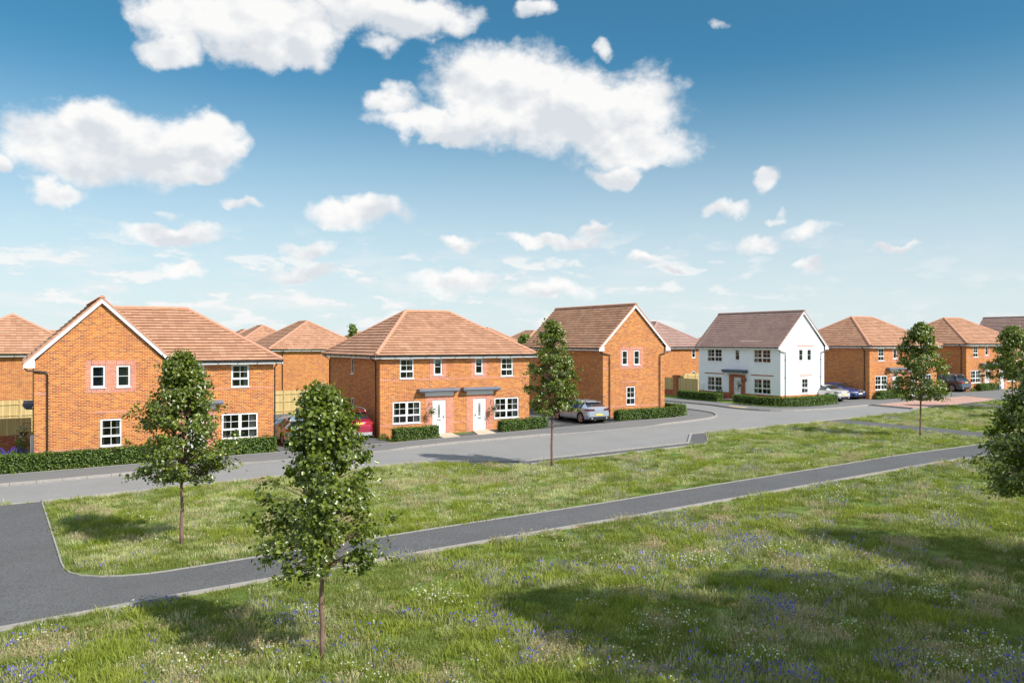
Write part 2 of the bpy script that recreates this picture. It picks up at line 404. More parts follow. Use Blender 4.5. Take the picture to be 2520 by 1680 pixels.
def door(par, fr, u0, u1, z0, z1, hinge=1, colour='white'):
    w = MB(); ft = .06
    fr.box(w, u0, u0 + ft, -.11, -.03, z0, z1); fr.box(w, u1 - ft, u1, -.11, -.03, z0, z1); fr.box(w, u0 + ft, u1 - ft, -.11, -.03, z1 - ft, z1)
    fr.box(w, u0 + ft, u1 - ft, -.11, .0, z0, z0 + .04)
    a, b = u0 + ft, u1 - ft; c = (a + b) / 2; L0, L1 = z0 + .95, z1 - .3; hw = .085
    fr.wall(w, a, b, z0 + .04, z1 - ft, [(c - hw, c + hw, L0, L1)], -.05, .02)
    for k in range(1, 6):
        u = a + (b - a) * k / 6
        if abs(u - c) > hw: fr.box(w, u - .003, u + .003, -.051, -.047, z0 + .06, z1 - ft - .02)
    o = w.build('door', M['white'], par)
    g = MB(); g.face([fr.p(c - hw, -.07, L0), fr.p(c + hw, -.07, L0), fr.p(c + hw, -.07, L1), fr.p(c - hw, -.07, L1)]); g.build('door_glass', M['dglass'], o)
    h = MB()
    for dx in (-.042, .042): fr.box(h, c + dx - .007, c + dx + .007, -.069, -.045, L0, L1)
    for zz in (L0 + .06, L0 + .17, L1 - .06, L1 - .17): fr.box(h, c - hw, c + hw, -.066, -.048, zz - .006, zz + .006)
    h.build('glazing_bar', M['white'], o)
    k = MB(); ku = b - .07 if hinge > 0 else a + .07
    fr.box(k, ku - .02, ku + .02, -.05, -.03, z0 + .9, z0 + 1.1); fr.box(k, ku - .10 if hinge > 0 else ku, ku if hinge > 0 else ku + .10, -.03, -.01, z0 + 1.0, z0 + 1.025)
    k.build('handle', M['chrome'], o)
    l = MB(); fr.box(l, c - .13, c + .13, -.05, -.035, z0 + .80, z0 + .855); l.build('letterbox', M['chrome'], o)
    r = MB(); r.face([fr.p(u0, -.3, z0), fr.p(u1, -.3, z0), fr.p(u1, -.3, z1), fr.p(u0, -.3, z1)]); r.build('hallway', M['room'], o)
    return o
M['dglass'] = plain('dark_door_glass', (.02, .03, .02), .08, .8, vary=.3, vscale=5)

def canopy(par, fr, u0, u1, z0, z1, dep=.42, mat='lead', board=None):
    c = MB(); fr.box(c, u0, u1, 0.002, dep, z0 + (z1 - z0) * .42, z1)
    fr.box(c, u0, u1, .06, dep - .03, z0, z0 + (z1 - z0) * .42)
    fr.box(c, u0 - .04, u1 + .04, .002, dep + .03, z0 + (z1 - z0) * .42 - .012, z0 + (z1 - z0) * .42 + .012)
    o = c.build('canopy', M[mat], par)
    if board:
        b = MB(); fr.box(b, board[0], board[1], .003, .10, board[2], z0 + .02); b.build('canopy_board', M['white'], o)
    for u in (u0 + .12, u1 - .12):
        k = MB(); fr.box(k, u - .035, u + .035, .003, dep - .1, z0 - .05, z0 - .003); k.build('bracket', M['black'], o)
    return o

def downpipe(par, fr, u, ztop, o_top, zb=.02, o=.075, du=0):
    p = MB(); p.tube([fr.p(u + du, o_top, ztop), fr.p(u + du, o_top, ztop - .10), fr.p(u, o, ztop - .32), fr.p(u, o, zb + .1), fr.p(u, o + .03, zb)], .034, 8)
    for z in np.arange(.4, ztop - .5, 1.75): fr.box(p, u - .05, u + .05, .002, o + .02, z, z + .035)
    for z in (ztop - .42, 2.3): p.tube([fr.p(u, o, z), fr.p(u, o, z + .07)], .042, 8)
    p.build('downpipe', M['black'], par, True)

def slope(mb, A, B, C, D, course=.30, lip=.05):
    """tiled roof plane: A-B eaves, D-C top; courses with real steps"""
    A, B, C, D = map(Vector, (A, B, C, D))
    n = (B - A).cross(D - A).normalized()
    if n.z < 0: n = -n
    e = (B - A).normalized()
    up = (D - A) - e * (D - A).dot(e); L = up.length; k = max(2, round(L / course))
    O = A.copy()
    for i in range(k):
        t0, t1 = i / k, (i + 1) / k
        p, q = A.lerp(D, t0), B.lerp(C, t0); r, s_ = B.lerp(C, t1), A.lerp(D, t1)
        off = (i % 2) * .165
        u = lambda x, t: ((x - O).dot(e) + off, t * k * .30 + .004)
        P, Q = p + n * lip, q + n * lip
        jit = n * (random.random() - .5) * .004
        mb.face([P + jit, Q + jit, r + n * .006, s_ + n * .006], [u(p, t0), u(q, t0), u(r, t1 - .004 / k), u(s_, t1 - .004 / k)])
        us = (s_ - p).normalized() * .045 if (s_ - p).length > .1 else Vector(); us2 = (r - q).normalized() * .045 if (r - q).length > .1 else Vector()
        mb.face([p + us - n * .012, q + us2 - n * .012, Q + jit, P + jit], [(u(p, t0)[0], t0 * k * .3 + .02), (u(q, t0)[0], t0 * k * .3 + .02), (u(q, t0)[0], t0 * k * .3 + .05), (u(p, t0)[0], t0 * k * .3 + .05)])
        # closed ends
        mb.face([p - n * .01, P + jit, s_ + n * .006]); mb.face([q - n * .01, Q + jit, r + n * .006])

def ridge_run(mb, a, b, r=.125, seg=.42, drop=.02):
    a, b = Vector(a), Vector(b); L = (b - a).length; k = max(1, round(L / seg)); d = (b - a) / L
    side = d.cross(Vector((0, 0, 1))).normalized(); up = side.cross(d).normalized()
    if up.z < 0: up = -up
    for i in range(k):
        p, q = a + d * (L * i / k - .015), a + d * (L * (i + 1) / k); pts = []
        for (c, rr) in ((p, r * 1.06), (q, r * .97)):
            pts.append([c + side * math.cos(t) * rr + up * (math.sin(t) * rr * .9 - drop) for t in [math.pi * j / 6 for j in range(7)]])
        for j in range(6): mb.face([pts[0][j], pts[0][j + 1], pts[1][j + 1], pts[1][j]])
        if True: mb.face(pts[0]); 
    mb.face(pts[1])

ZF0, ZF1 = 4.57, 4.75    # fascia
OV = .33
def eaves(par, fr, u0, u1, brackets=True, mat='white'):
    """fascia, soffit and gutter along one wall top"""
    f = MB(); fr.box(f, u0, u1, OV - .02, OV, ZF0, ZF1 - .005); fr.box(f, u0, u1, .002, OV - .02, ZF0, ZF0 + .012)
    f.build('fascia', M['white'], par)
    g = MB(); n = 6; a = .055; o = OV + .058; zc = ZF1 - .015
    prof = [(o + a * math.cos(t), zc + a * math.sin(t)) for t in [math.pi + math.pi * j / n for j in range(n + 1)]]
    prof += [(x, z) for x, z in [(o + a - .006, zc), (o, zc - a + .008), (o - a + .006, zc)]]
    m = len(prof)
    for j in range(m):
        (o0, z0), (o1, z1) = prof[j], prof[(j + 1) % m]
        g.face([fr.p(u0, o0, z0), fr.p(u1, o0, z0), fr.p(u1, o1, z1), fr.p(u0, o1, z1)])
    if brackets:
        u = u0 + .3
        while u < u1: fr.box(g, u - .02, u + .02, OV + .002, OV + .118, zc - .075, zc - .02); u += .95
    g.build('gutter', M['black'], par)

def fac(w, d):
    return {'F': FR((0, 0), (1, 0), (0, -1)), 'L': FR((0, 0), (0, 1), (-1, 0)), 'R': FR((w, 0), (0, 1), (1, 0)), 'B': FR((0, d), (1, 0), (0, 1))}

def hip_roof(par, w, d, ax, r0, r1, zr=7.5, tile='tile', ridge='ridge', z0=ZF1):
    """hipped roof; ax 'x' or 'y' is the ridge direction, r0..r1 its ends"""
    o = OV + .09; z = z0 + .0
    a, b, c, e = (-o, -o, z), (w + o, -o, z), (w + o, d + o, z), (-o, d + o, z)
    if ax == 'x': p, q = (r0, d / 2, zr), (r1, d / 2, zr)
    else: p, q = (w / 2, r0, zr), (w / 2, r1, zr)
    m = MB()
    if ax == 'x':
        slope(m, a, b, q, p); slope(m, c, e, p, q); slope(m, e, a, p, p); slope(m, b, c, q, q)
        hips = ((a, p), (e, p), (b, q), (c, q))
    else:
        slope(m, e, a, p, q); slope(m, b, c, q, p); slope(m, a, b, p, p); slope(m, c, e, q, q)
        hips = ((a, p), (b, p), (c, q), (e, q))
    ro = m.build('roof', M[tile], par)
    rm = MB(); ridge_run(rm, p, q)
    for h0, h1 in hips:
        v = Vector(h0).lerp(Vector(h1), .012); v.z += .02; ridge_run(rm, v, h1)
    rm.build('ridge_tiles', M[ridge], ro)
    return ro

def gable_roof(par, w, d, zr=7.78, tile='tile', ridge='ridge', yf=-.16, yb=.16, z0=ZF1):
    """ridge along Y, gables front and back"""
    o = OV + .09
    m = MB()
    A = (-o, yf, z0); E = (-o, d + yb, z0); B = (w + o, yf, z0); C = (w + o, d + yb, z0); p = (w / 2, yf, zr); q = (w / 2, d + yb, zr)
    slope(m, E, A, p, q, .24); slope(m, B, C, q, p, .24)
    ro = m.build('roof', M[tile], par)
    rm = MB(); ridge_run(rm, (w / 2, yf - .02, zr), (w / 2, d + yb + .02, zr))
    rm.build('ridge_tiles', M[ridge], ro)
    # verges and barge boards
    vm = MB(); bm_ = MB()
    for (y0, y1, yo) in ((yf - .012, yf + .10, -1), (d + yb - .1, d + yb + .012, 1)):
        for sx in (-1, 1):
            X = lambda t: w / 2 + sx * (w / 2 + o) * (1 - t)
            for (t0, t1, zz0, zz1, tgt, ya, yb_) in ((0, 1, -.05, .035, vm, y0, y1), (.0, 1, -.24, -.052, bm_, (yf + .012) if yo < 0 else (d + yb - .04), (yf + .04) if yo < 0 else (d + yb - .012))):
                P = [(X(t), y, z0 + (zr - z0) * t + dz) for y in (ya, yb_) for (t, dz) in ((t0, zz0), (t1, zz0), (t1, zz1), (t0, zz1))]
                for q4 in ((0, 1, 2, 3), (4, 5, 6, 7), (0, 1, 5, 4), (3, 2, 6, 7), (0, 3, 7, 4), (1, 2, 6, 5)): tgt.face([P[i] for i in q4])
    for sx in (-1, 1):   # boxed eaves ends
        x0 = -o + .06 if sx < 0 else w - .01; x1 = 0.01 if sx < 0 else w + o - .06
        bm_.box((x0, yf + .015, ZF0 - .03), (x1, yf + .042, ZF1 + .10))
        bm_.box((x0, yf + .045, ZF0 - .03), (x1, -.003, ZF0 - .012))
    vm.build('verge', M[ridge], ro); bm_.build('barge_board', M['white'], ro)
    # soffit under the overhang
    return ro

def gable_tri(mb, fr, u0, u1, zb, zt, o=0, mi=0):
    um = (u0 + u1) / 2
    mb.face([fr.p(u0, o, zb), fr.p(u1, o, zb), fr.p(um, o, zt)], [(u0, zb), (u1, zb), (um, zt)], mi)

def basket(name, label, loc, sx, s=1.0, petals='f_petal', group='hanging baskets by the front doors'):
    t = thing(name, label, 'hanging basket', loc, 0, group)
    b = MB(); r = .15 * s
    for j in range(10):
        for k in range(4):
            f = lambda a, k_: (r * math.cos(a) * math.sin(math.pi / 2 * k_ / 4), r * math.sin(a) * math.sin(math.pi / 2 * k_ / 4), -r * math.cos(math.pi / 2 * k_ / 4))
            a0, a1 = 2 * math.pi * j / 10, 2 * math.pi * (j + 1) / 10
            b.face([f(a0, k), f(a1, k), f(a1, k + 1), f(a0, k + 1)])
    b.build('bowl', M['basketm'], t, True)
    c = MB()
    for a in (0, 2.1, 4.2): c.tube([(r * math.cos(a), r * math.sin(a), 0), (0, 0, .38)], .004, 4)
    c.tube([(0, 0, .38), (0, 0, .42), (0, .40, .44)], .009, 5); c.tube([(0, .22, .44), (0, .40, .24)], .008, 5); c.tube([(0, .405, .15), (0, .405, .5)], .01, 5)
    c.build('bracket', M['black'], t)
    n = 170; P = rng.normal(size=(n, 3)) * np.array([.13, .13, .12]) * s; P[:, 2] += .04
    P[:50, 2] = -np.abs(rng.normal(size=50)) * .22; 
    leaves_mesh('foliage', P, .055, M['hedge'], t)
    n = 75; P = rng.normal(size=(n, 3)) * np.array([.16, .16, .12]) * s; P[:, 2] += .05; P[:20, 2] -= .25
    leaves_mesh('flowers', P, .045, M[petals], t)
    return t

def leaves_mesh(name, P, size, mat, parent=None, outward=None, fold=.35, nrm=None, extra=None):
    """P: n x 3 centres; one folded six-point leaf each"""
    n = len(P)
    if nrm is None:
        nrm = rng.normal(size=(n, 3)); nrm[:, 2] = np.abs(nrm[:, 2]) * .9
    nrm = nrm / (np.linalg.norm(nrm, axis=1, keepdims=True) + 1e-9)
    t = rng.normal(size=(n, 3)); t[:, 2] -= .6
    t -= nrm * (t * nrm).sum(1, keepdims=True); t /= (np.linalg.norm(t, axis=1, keepdims=True) + 1e-9)
    b = np.cross(nrm, t)
    sz = size * rng.uniform(.65, 1.25, (n, 1))
    shape = [(0, -.1, 0), (-.46, .18, fold * .5), (-.34, .66, fold * .3), (0, 1, -.12), (.34, .66, fold * .3), (.46, .18, fold * .5)]
    V = np.empty((n, 6, 3))
    for k, (x, y, z) in enumerate(shape): V[:, k] = P + sz * (b * x + t * (y - .4) + nrm * z)
    V = V.reshape(-1, 3)
    base = np.arange(n)[:, None] * 6
    F = np.concatenate([base + np.array([0, 1, 2, 3]), base + np.array([0, 3, 4, 5])], axis=1).reshape(-1, 4)
    return np_mesh(name, V, F, mat, parent)

def np_mesh(name, V, F, mat, parent=None, smooth=False):
    me = bpy.data.meshes.new(name); nv, nf, k = len(V), len(F), F.shape[1]
    me.vertices.add(nv); me.vertices.foreach_set('co', V.astype(np.float32).ravel())
    me.loops.add(nf * k); me.loops.foreach_set('vertex_index', F.astype(np.int32).ravel())
    me.polygons.add(nf); me.polygons.foreach_set('loop_start', np.arange(0, nf * k, k, dtype=np.int32)); me.polygons.foreach_set('loop_total', np.full(nf, k, dtype=np.int32))
    if smooth: me.polygons.foreach_set('use_smooth', np.ones(nf, dtype=bool))
    me.update(calc_edges=True); me.validate()
    me.materials.append(mat)
    o = bpy.data.objects.new(name, me); COL.objects.link(o)
    if parent is not None: o.parent = parent
    return o

# ------------------------------------------------------------------ houses
def walls(par, F, w, d, wins, mat='brick', ztop=ZF0 + .01, skip=()):
    """wins: {face: [(u0,u1,z0,z1,kind)]}"""
    mb = MB(); L = {'F': w, 'B': w, 'L': d, 'R': d}
    for k, fr in F.items():
        if k in skip: continue
        fr.wall(mb, 0, L[k], -.6, ztop, [h[:4] for h in wins.get(k, [])])
    return mb
def fit(par, F, wins):
    for k, hs in wins.items():
        for h in hs:
            if h[4] == 'door': door(par, F[k], *h[:4], hinge=h[5] if len(h) > 5 else 1)
            else: window(par, F[k], *h[:4], kind=h[4])

def band(par, fr, u0, u1, z0, z1, holes=(), mat='pink', name='brick_band', o=.005):
    b = MB(); fr.wall(b, u0, u1, z0, z1, holes, o, 0, edge=o)
    return b.build(name, M[mat], par)

def semi(name, label, X, Y, z, side_w=True, rear=True, group='semi-detached brick houses with hipped roofs'):
    w, d = 10.0, 8.87; F = fac(w, d); t = thing(name, label, 'house', (X, Y, z), 0, group)
    W = {'F': [(.78, 2.54, .84, 2.10, 'double'), (1.22, 2.10, 3.42, 4.56, 'single'), (3.37, 3.92, 3.58, 4.56, 'narrow_blind'), (3.29, 4.17, .10, 2.12, 'door', 1),
               (6.01, 6.89, .10, 2.12, 'door', -1), (6.12, 6.67, 3.58, 4.56, 'narrow_blind'), (7.93, 8.80, 3.42, 4.56, 'single'), (7.46, 9.22, .84, 2.10, 'double')],
         'L': [(4.35, 4.85, 3.57, 4.56, 'narrow'), (4.35, 4.85, 1.1, 2.12, 'narrow')] if side_w else [(4.9, 6.1, 3.4, 4.56, 'narrow')]}
    walls(t, F, w, d, W).build('wall', M['brick'], t)
    fit(t, F, W)
    f = F['F']
    for (u0, u1) in ((0, 2.84), (4.66, 5.57), (7.36, w)): band(t, f, u0, u1, .72, .80)
    band(t, f, 0, w, 3.325, 3.395)
    for (a, b, dd) in ((2.84, 4.66, W['F'][3]), (5.57, 7.36, W['F'][4])):
        band(t, f, a, b, -.3, 2.42, [(dd[0], dd[1], -.4, dd[3])], name='door_surround')
    for (a, b, n) in ((3.12, 4.18, W['F'][2]), (5.88, 6.93, W['F'][5])):
        band(t, f, a, b, 3.55, 4.565, [(n[0], n[1], n[2] - .05, 4.57)], name='window_surround')
        band(t, f, a, b, 3.40, 3.548, mat='soldier', name='soldier_course')
    canopy(t, f, 2.30, 4.86, 2.60, 2.80, .42, 'lead', (2.78, 4.64, 2.36))
    canopy(t, f, 5.16, 7.70, 2.60, 2.80, .42, 'lead', (5.52, 7.34, 2.36))
    hip_roof(t, w, d, 'x', 3.5, 6.5)
    eaves(t, f, -OV - .08, w + OV + .08); eaves(t, F['L'], -OV, d + OV); eaves(t, F['R'], -OV, d + OV); eaves(t, F['B'], -OV - .08, w + OV + .08)
    downpipe(t, F['L'], .48, ZF1 - .05, OV + .05); downpipe(t, F['L'], d - .15, ZF1 - .05, OV + .05); downpipe(t, F['R'], .35, ZF1 - .05, OV + .05)
    return t

def hip_plain(name, label, X, Y, z, w=8.87, d=10., ax='y', wins=None, tile='tile', ridge='ridge', pipe=1.0, run=3.5, group='hipped roof houses of the street behind', zr=7.5):
    F = fac(w, d); t = thing(name, label, 'house', (X, Y, z), 0, group)
    W = wins or {}
    walls(t, F, w, d, W).build('wall', M['brick'], t); fit(t, F, W)
    L = d if ax == 'y' else w
    hip_roof(t, w, d, ax, run, L - run, zr=zr, tile=tile, ridge=ridge)
    eaves(t, F['F'], -OV - .08, w + OV + .08, True); eaves(t, F['L'], -OV, d + OV, False); eaves(t, F['R'], -OV, d + OV, False)
    if pipe: downpipe(t, F['F'], pipe, ZF1 - .05, OV + .05)
    return t

def gable_house(name, label, X, Y, z, mat='brick', tile='tile', ridge='ridge', nw=(1.62, 2.16, 2.66, 3.21), gw=(2.01, 2.80), panel=(1.43, 3.48), LW=(), d=9.62, zr=7.78, white=False, group=None):
    w = 5.45; F = fac(w, d); t = thing(name, label, 'house', (X, Y, z), 0, group); f = F['F']; l = F['L']
    W = {'F': [(nw[0], nw[1], 3.57, 4.60, 'narrow'), (nw[2], nw[3], 3.57, 4.60, 'narrow'), (gw[0], gw[1], .84, 2.11, 'single')], 'L': list(LW)}
    mb = walls(t, F, w, d, W, ztop=ZF0 + .2); gable_tri(mb, f, 0, w, ZF0 + .2, zr - .07); gable_tri(mb, F['B'], 0, w, ZF0 + .2, zr - .07)
    mb.build('wall', M[mat], t); fit(t, F, W)
    if not white:
        band(t, f, 0, w, .72, .80)
        P = (panel[0], panel[1])
        hs = [(nw[0], nw[1], 3.52, 4.605), (nw[2], nw[3], 3.52, 4.605)]
        band(t, f, P[0], P[1], 3.54, 4.62, hs, name='window_surround')
        band(t, f, P[0], P[1], 4.622, 4.83, mat='soldier', name='soldier_course'); band(t, f, P[0], P[1], 3.34, 3.538, mat='soldier', name='soldier_course')
        band(t, f, gw[0] - .32, gw[1] + .32, 2.38, 2.46)
        band(t, f, 0, .5, 3.325, 3.395); band(t, f, w - .4, w, 3.325, 3.395)
    gable_roof(t, w, d, zr, tile, ridge)
    eaves(t, l, -.10, d + .1); eaves(t, F['R'], -.10, d + .1)
    for u, dx in ((.52, -.52 - OV - .05), (4.95, .5 + OV + .05)):
        p = MB(); p.tube([f.p(u + dx, .10, ZF1 - .07), f.p(u + dx, .10, ZF1 - .22), f.p(u + dx * .86, .08, ZF1 - .33), f.p(u, .08, ZF1 - .46), f.p(u, .08, ZF1 - .62), f.p(u, .08, .1), f.p(u, .11, .0)], .034, 8)
        for zz in (.5, 2.2, 3.7): f.box(p, u - .05, u + .05, .002, .10, zz, zz + .035)
        p.build('downpipe', M['black'], t, True)
    return t, F

# --- B: the semi in the middle, E and F the same house type further right
semi('semi_detached_house', 'middle orange brick semi with two white front doors, right of the red car', 17.33, 43.82, -.02)
semi('semi_detached_house', 'orange brick hipped semi directly right of the white rendered house, behind the blue car', 64.44, 46.27, .38, False)
semi('semi_detached_house', 'farthest orange brick hipped semi at the right, behind the dark grey car', 80.89, 47.17, .54, False)

# --- A: gable wing plus hipped range
def house_A():
    t = thing('brick_house', 'leftmost orange brick house with a tall front gable and a hipped wing', 'house', (.36, 42.60, -.17))
    w, d = 10.66, 8.87; F = fac(w, d); f = F['F']
    gw_ = 5.45
    W = {'F': [(6.66, 7.28, 3.57, 4.56, 'narrow_blind'), (8.56, 9.44, 3.42, 4.56, 'single'), (8.10, 9.88, .84, 2.10, 'double'), (6.45, 7.33, .10, 2.12, 'door', -1)]}
    mb = MB()
    f.wall(mb, gw_, w, -.6, ZF0 + .01, [h[:4] for h in W['F']]); F['R'].wall(mb, 0, d, -.6, ZF0 + .01); F['B'].wall(mb, gw_, w, -.6, ZF0 + .01)
    fg = FR((0, -.10), (1, 0), (0, -1)); zr = 7.75
    G = [(2.27, 2.87, 3.57, 4.60, 'narrow'), (3.34, 3.93, 3.57, 4.60, 'narrow'), (2.66, 3.56, .84, 2.11, 'single')]
    fg.wall(mb, 0, gw_, -.6, ZF0 + .2, [h[:4] for h in G]); gable_tri(mb, fg, 0, gw_, ZF0 + .2, zr - .07)
    FR((0, -.10), (0, 1), (-1, 0)).wall(mb, 0, 9.7, -.6, ZF0 + .2, [(3.1, 4.0, .10, 2.12)])
    FR((gw_, -.10), (0, 1), (1, 0)).wall(mb, 0, .10, -.6, ZF0 + .2)
    bk = FR((0, 9.6), (1, 0), (0, 1)); bk.wall(mb, 0, gw_, -.6, ZF0 + .2); gable_tri(mb, bk, 0, gw_, ZF0 + .2, zr - .07)
    FR((gw_, 8.87), (0, 1), (1, 0)).wall(mb, 0, .73, -.6, ZF0 + .2)
    mb.build('wall', M['brick'], t)
    fit(t, {'F': f}, W)
    for g in G: window(t, fg, *g[:4], kind=g[4])
    door(t, FR((0, -.10), (0, 1), (-1, 0)), 3.1, 4.0, .10, 2.12)
    band(t, fg, 0, gw_, .72, .80); band(t, f, gw_, 6.0, .72, .80); band(t, f, 7.8, w, .72, .80); band(t, f, gw_, w, 3.325, 3.395); band(t, fg, 0, .5, 3.325, 3.395)
    band(t, fg, 2.04, 4.18, 3.54, 4.62, [(g[0], g[1], 3.52, 4.605) for g in G[:2]], name='window_surround')
    band(t, fg, 2.04, 4.18, 4.622, 4.83, mat='soldier', name='soldier_course'); band(t, fg, 2.04, 4.18, 3.34, 3.538, mat='soldier', name='soldier_course')
    band(t, fg, 2.38, 3.84, 2.38, 2.46)
    band(t, f, 6.0, 7.8, -.3, 2.42, [(6.45, 7.33, -.4, 2.12)], name='door_surround')
    canopy(t, f, 5.62, 8.10, 2.60, 2.80, .42, 'lead', (6.0, 7.8, 2.36))
    canopy(t, FR((0, -.10), (0, 1), (-1, 0)), 2.25, 4.85, 2.55, 2.78, .42, 'leadblue')
    # roofs: gable wing along Y, hipped range along X with its own step down
    o = OV + .09; m = MB(); zt = zr; yf = -.26
    A_, E_, B_, C_ = (-o, yf, ZF1), (-o, 9.7, ZF1), (gw_ + o, yf, ZF1), (gw_ + o, 9.7, ZF1); p, q = (gw_ / 2, yf, zt), (gw_ / 2, 9.7, zt)
    slope(m, E_, A_, p, q, .27); slope(m, B_, C_, q, p, .27)
    a, b, c = (gw_ * .5 + .2, -o, ZF1 + .004), (w + o, -o, ZF1 + .004), (w + o, d + o, ZF1 + .004); zh = 7.48; rr = w - 3.5
    e = (gw_ * .5 + .2, d + o, ZF1 + .004); r0, r1 = (gw_ * .5 + .25, d / 2, zh), (rr, d / 2, zh)
    # clip the front and back planes at the valley line instead of burying them
    vy = lambda z: gw_ / 2 + (gw_ / 2 + o) * (1 - (z - ZF1) / (zt - ZF1))
    slope(m, (vy(ZF1) - .0, -o, ZF1 + .004), b, r1, (vy(zh), d / 2, zh)); slope(m, c, (vy(ZF1), d + o, ZF1 + .004), (vy(zh), d / 2, zh), r1); slope(m, b, c, r1, r1)
    ro = m.build('roof', M['tile'], t)
    rm = MB(); ridge_run(rm, (gw_ / 2, yf - .02, zt), (gw_ / 2, 9.72, zt)); ridge_run(rm, (vy(zh) - .1, d / 2, zh), r1)
    for h in (b, c):
        v = Vector(h).lerp(Vector(r1), .012); v.z += .02; ridge_run(rm, v, r1)
    rm.build('ridge_tiles', M['ridge'], ro)
    vm = MB(); bb = MB()
    for sx in (-1, 1):
        Xf = lambda s: gw_ / 2 + sx * (gw_ / 2 + o) * (1 - s)
        for (z0, z1, tg, ya, yb) in ((-.05, .045, vm, yf - .012, yf + .1), (-.26, -.052, bb, yf + .012, yf + .04)):
            P = [(Xf(s), y, ZF1 + (zt - ZF1) * s + dz) for y in (ya, yb) for (s, dz) in ((0, z0), (1, z0), (1, z1), (0, z1))]
            for k in ((0, 1, 2, 3), (4, 5, 6, 7), (0, 1, 5, 4), (3, 2, 6, 7), (0, 3, 7, 4), (1, 2, 6, 5)): tg.face([P[i] for i in k])
    bb.box((-o + .06, yf + .015, ZF0 - .05), (.03, yf + .045, ZF1 + .13)); bb.box((-o + .06, yf + .046, ZF0 - .05), (-.002, 0, ZF0 - .03))
    vm.build('verge', M['ridge'], ro); bb.build('barge_board', M['white'], ro)
    eaves(t, f, gw_ + .25, w + OV + .08); eaves(t, F['R'], -OV, d + OV); eaves(t, FR((0, -.1), (0, 1), (-1, 0)), -.1, 9.7)
    downpipe(t, F['R'], .03, ZF1 - .05, OV - .1)
    pm = MB(); u = .52
    pm.tube([fg.p(-OV - .05, .1, ZF1 - .07), fg.p(-OV - .05, .1, ZF1 - .22), fg.p(-.28, .08, ZF1 - .34), fg.p(u - .05, .08, ZF1 - .42), fg.p(u, .08, ZF1 - .56), fg.p(u, .08, .1), fg.p(u, .11, 0)], .036, 8)
    for zz in (.5, 2.2, 3.8): fg.box(pm, u - .05, u + .05, .002, .1, zz, zz + .035)
    pm.build('downpipe', M['black'], t, True)
    mb = MB(); FR((0, -.1), (0, 1), (-1, 0)).box(mb, .3, .75, .003, .14, .55, 1.45); mb.build('meter_box', M['box'], t)
house_A()

gable_house('brick_house', 'gabled orange brick house with terracotta roof behind the silver hatchback', 33.58, 44.44, .34)

# --- D: white rendered house
LW = [(6.68, 8.54, 3.42, 4.56, 'double'), (4.56, 5.14, 3.56, 4.54, 'narrow_blind'), (1.05, 2.96, 3.42, 4.56, 'double'), (6.68, 8.54, .76, 2.06, 'double'), (1.05, 2.96, .76, 2.06, 'double'), (4.36, 5.20, .06, 2.08, 'door', 1)]
t, F = gable_house('rendered_house', 'white rendered house with a brown tiled roof and a red brick door surround', 54.19, 47.28, .30, 'render', 'tilebrown', 'ridgebrown',
    (2.22, 2.79, 3.26, 3.85), (2.60, 3.43), None, LW, 9.65, 7.85, True)
l = F['L']; f = F['F']
dd = LW[5]
for (a, b) in ((0, 3.89), (5.78, 9.65)): band(t, l, a, b, -.5, .70, mat='redbrick', name='brick_plinth', o=.012)
band(t, f, 0, 5.45, -.5, .72, mat='brick', name='brick_plinth', o=.012)
band(t, l, 3.89, 5.78, -.5, 2.32, [(dd[0], dd[1], -.6, dd[3])], 'redbrick', 'door_surround', .06)
for (a, b) in ((.74, 3.24), (6.40, 8.87)): band(t, l, a, b, 2.29, 2.38, mat='redbrick', o=.02)
band(t, f, 2.0, 4.08, 4.82, 4.90, mat='pink', o=.02); band(t, f, 2.31, 3.92, 2.31, 2.40, mat='pink', o=.02)
canopy(t, l, 3.62, 6.15, 2.52, 2.76, .62, 'leadblue')
mb = MB(); l.box(mb, 3.95, 5.72, .003, .09, 2.34, 2.50); mb.build('canopy_board', M['white'], t)
mb = MB(); l.box(mb, 8.97, 9.5, .002, .10, .76, 1.33); mb.build('meter_box', M['white'], t)
mb = MB(); mb.tube([l.p(3.72, .02, 2.05), l.p(3.72, .14, 2.1), l.p(3.72, .14, 1.98)], .02, 6); mb.tube([l.p(3.72, .14, 1.98), l.p(3.72, .14, 1.76)], .06, 8); mb.build('wall_lamp', M['black'], t)
mb = MB(); l.box(mb, 4.0, 5.6, .07, 1.15, -.1, .12, 0); mb.build('doorstep', M['redbrick'], t)
mb = MB(); l.box(mb, 3.98, 5.62, .07, 1.17, .122, .16); mb.build('doorstep_slab', M['slab'], t)

# --- far brown roofed white gable house at the right edge
gable_house('rendered_house', 'house with a long dark brown roof cut by the right edge of the photo', 98.88, 47.3, .62, 'render', 'tilebrown', 'ridgebrown',
    (2.22, 2.79, 3.26, 3.85), (2.60, 3.43), None, [(6.6, 8.5, 3.42, 4.56, 'double'), (1.05, 2.96, 3.42, 4.56, 'double'), (1.05, 2.96, .76, 2.06, 'double')], 9.65, 7.83, True)
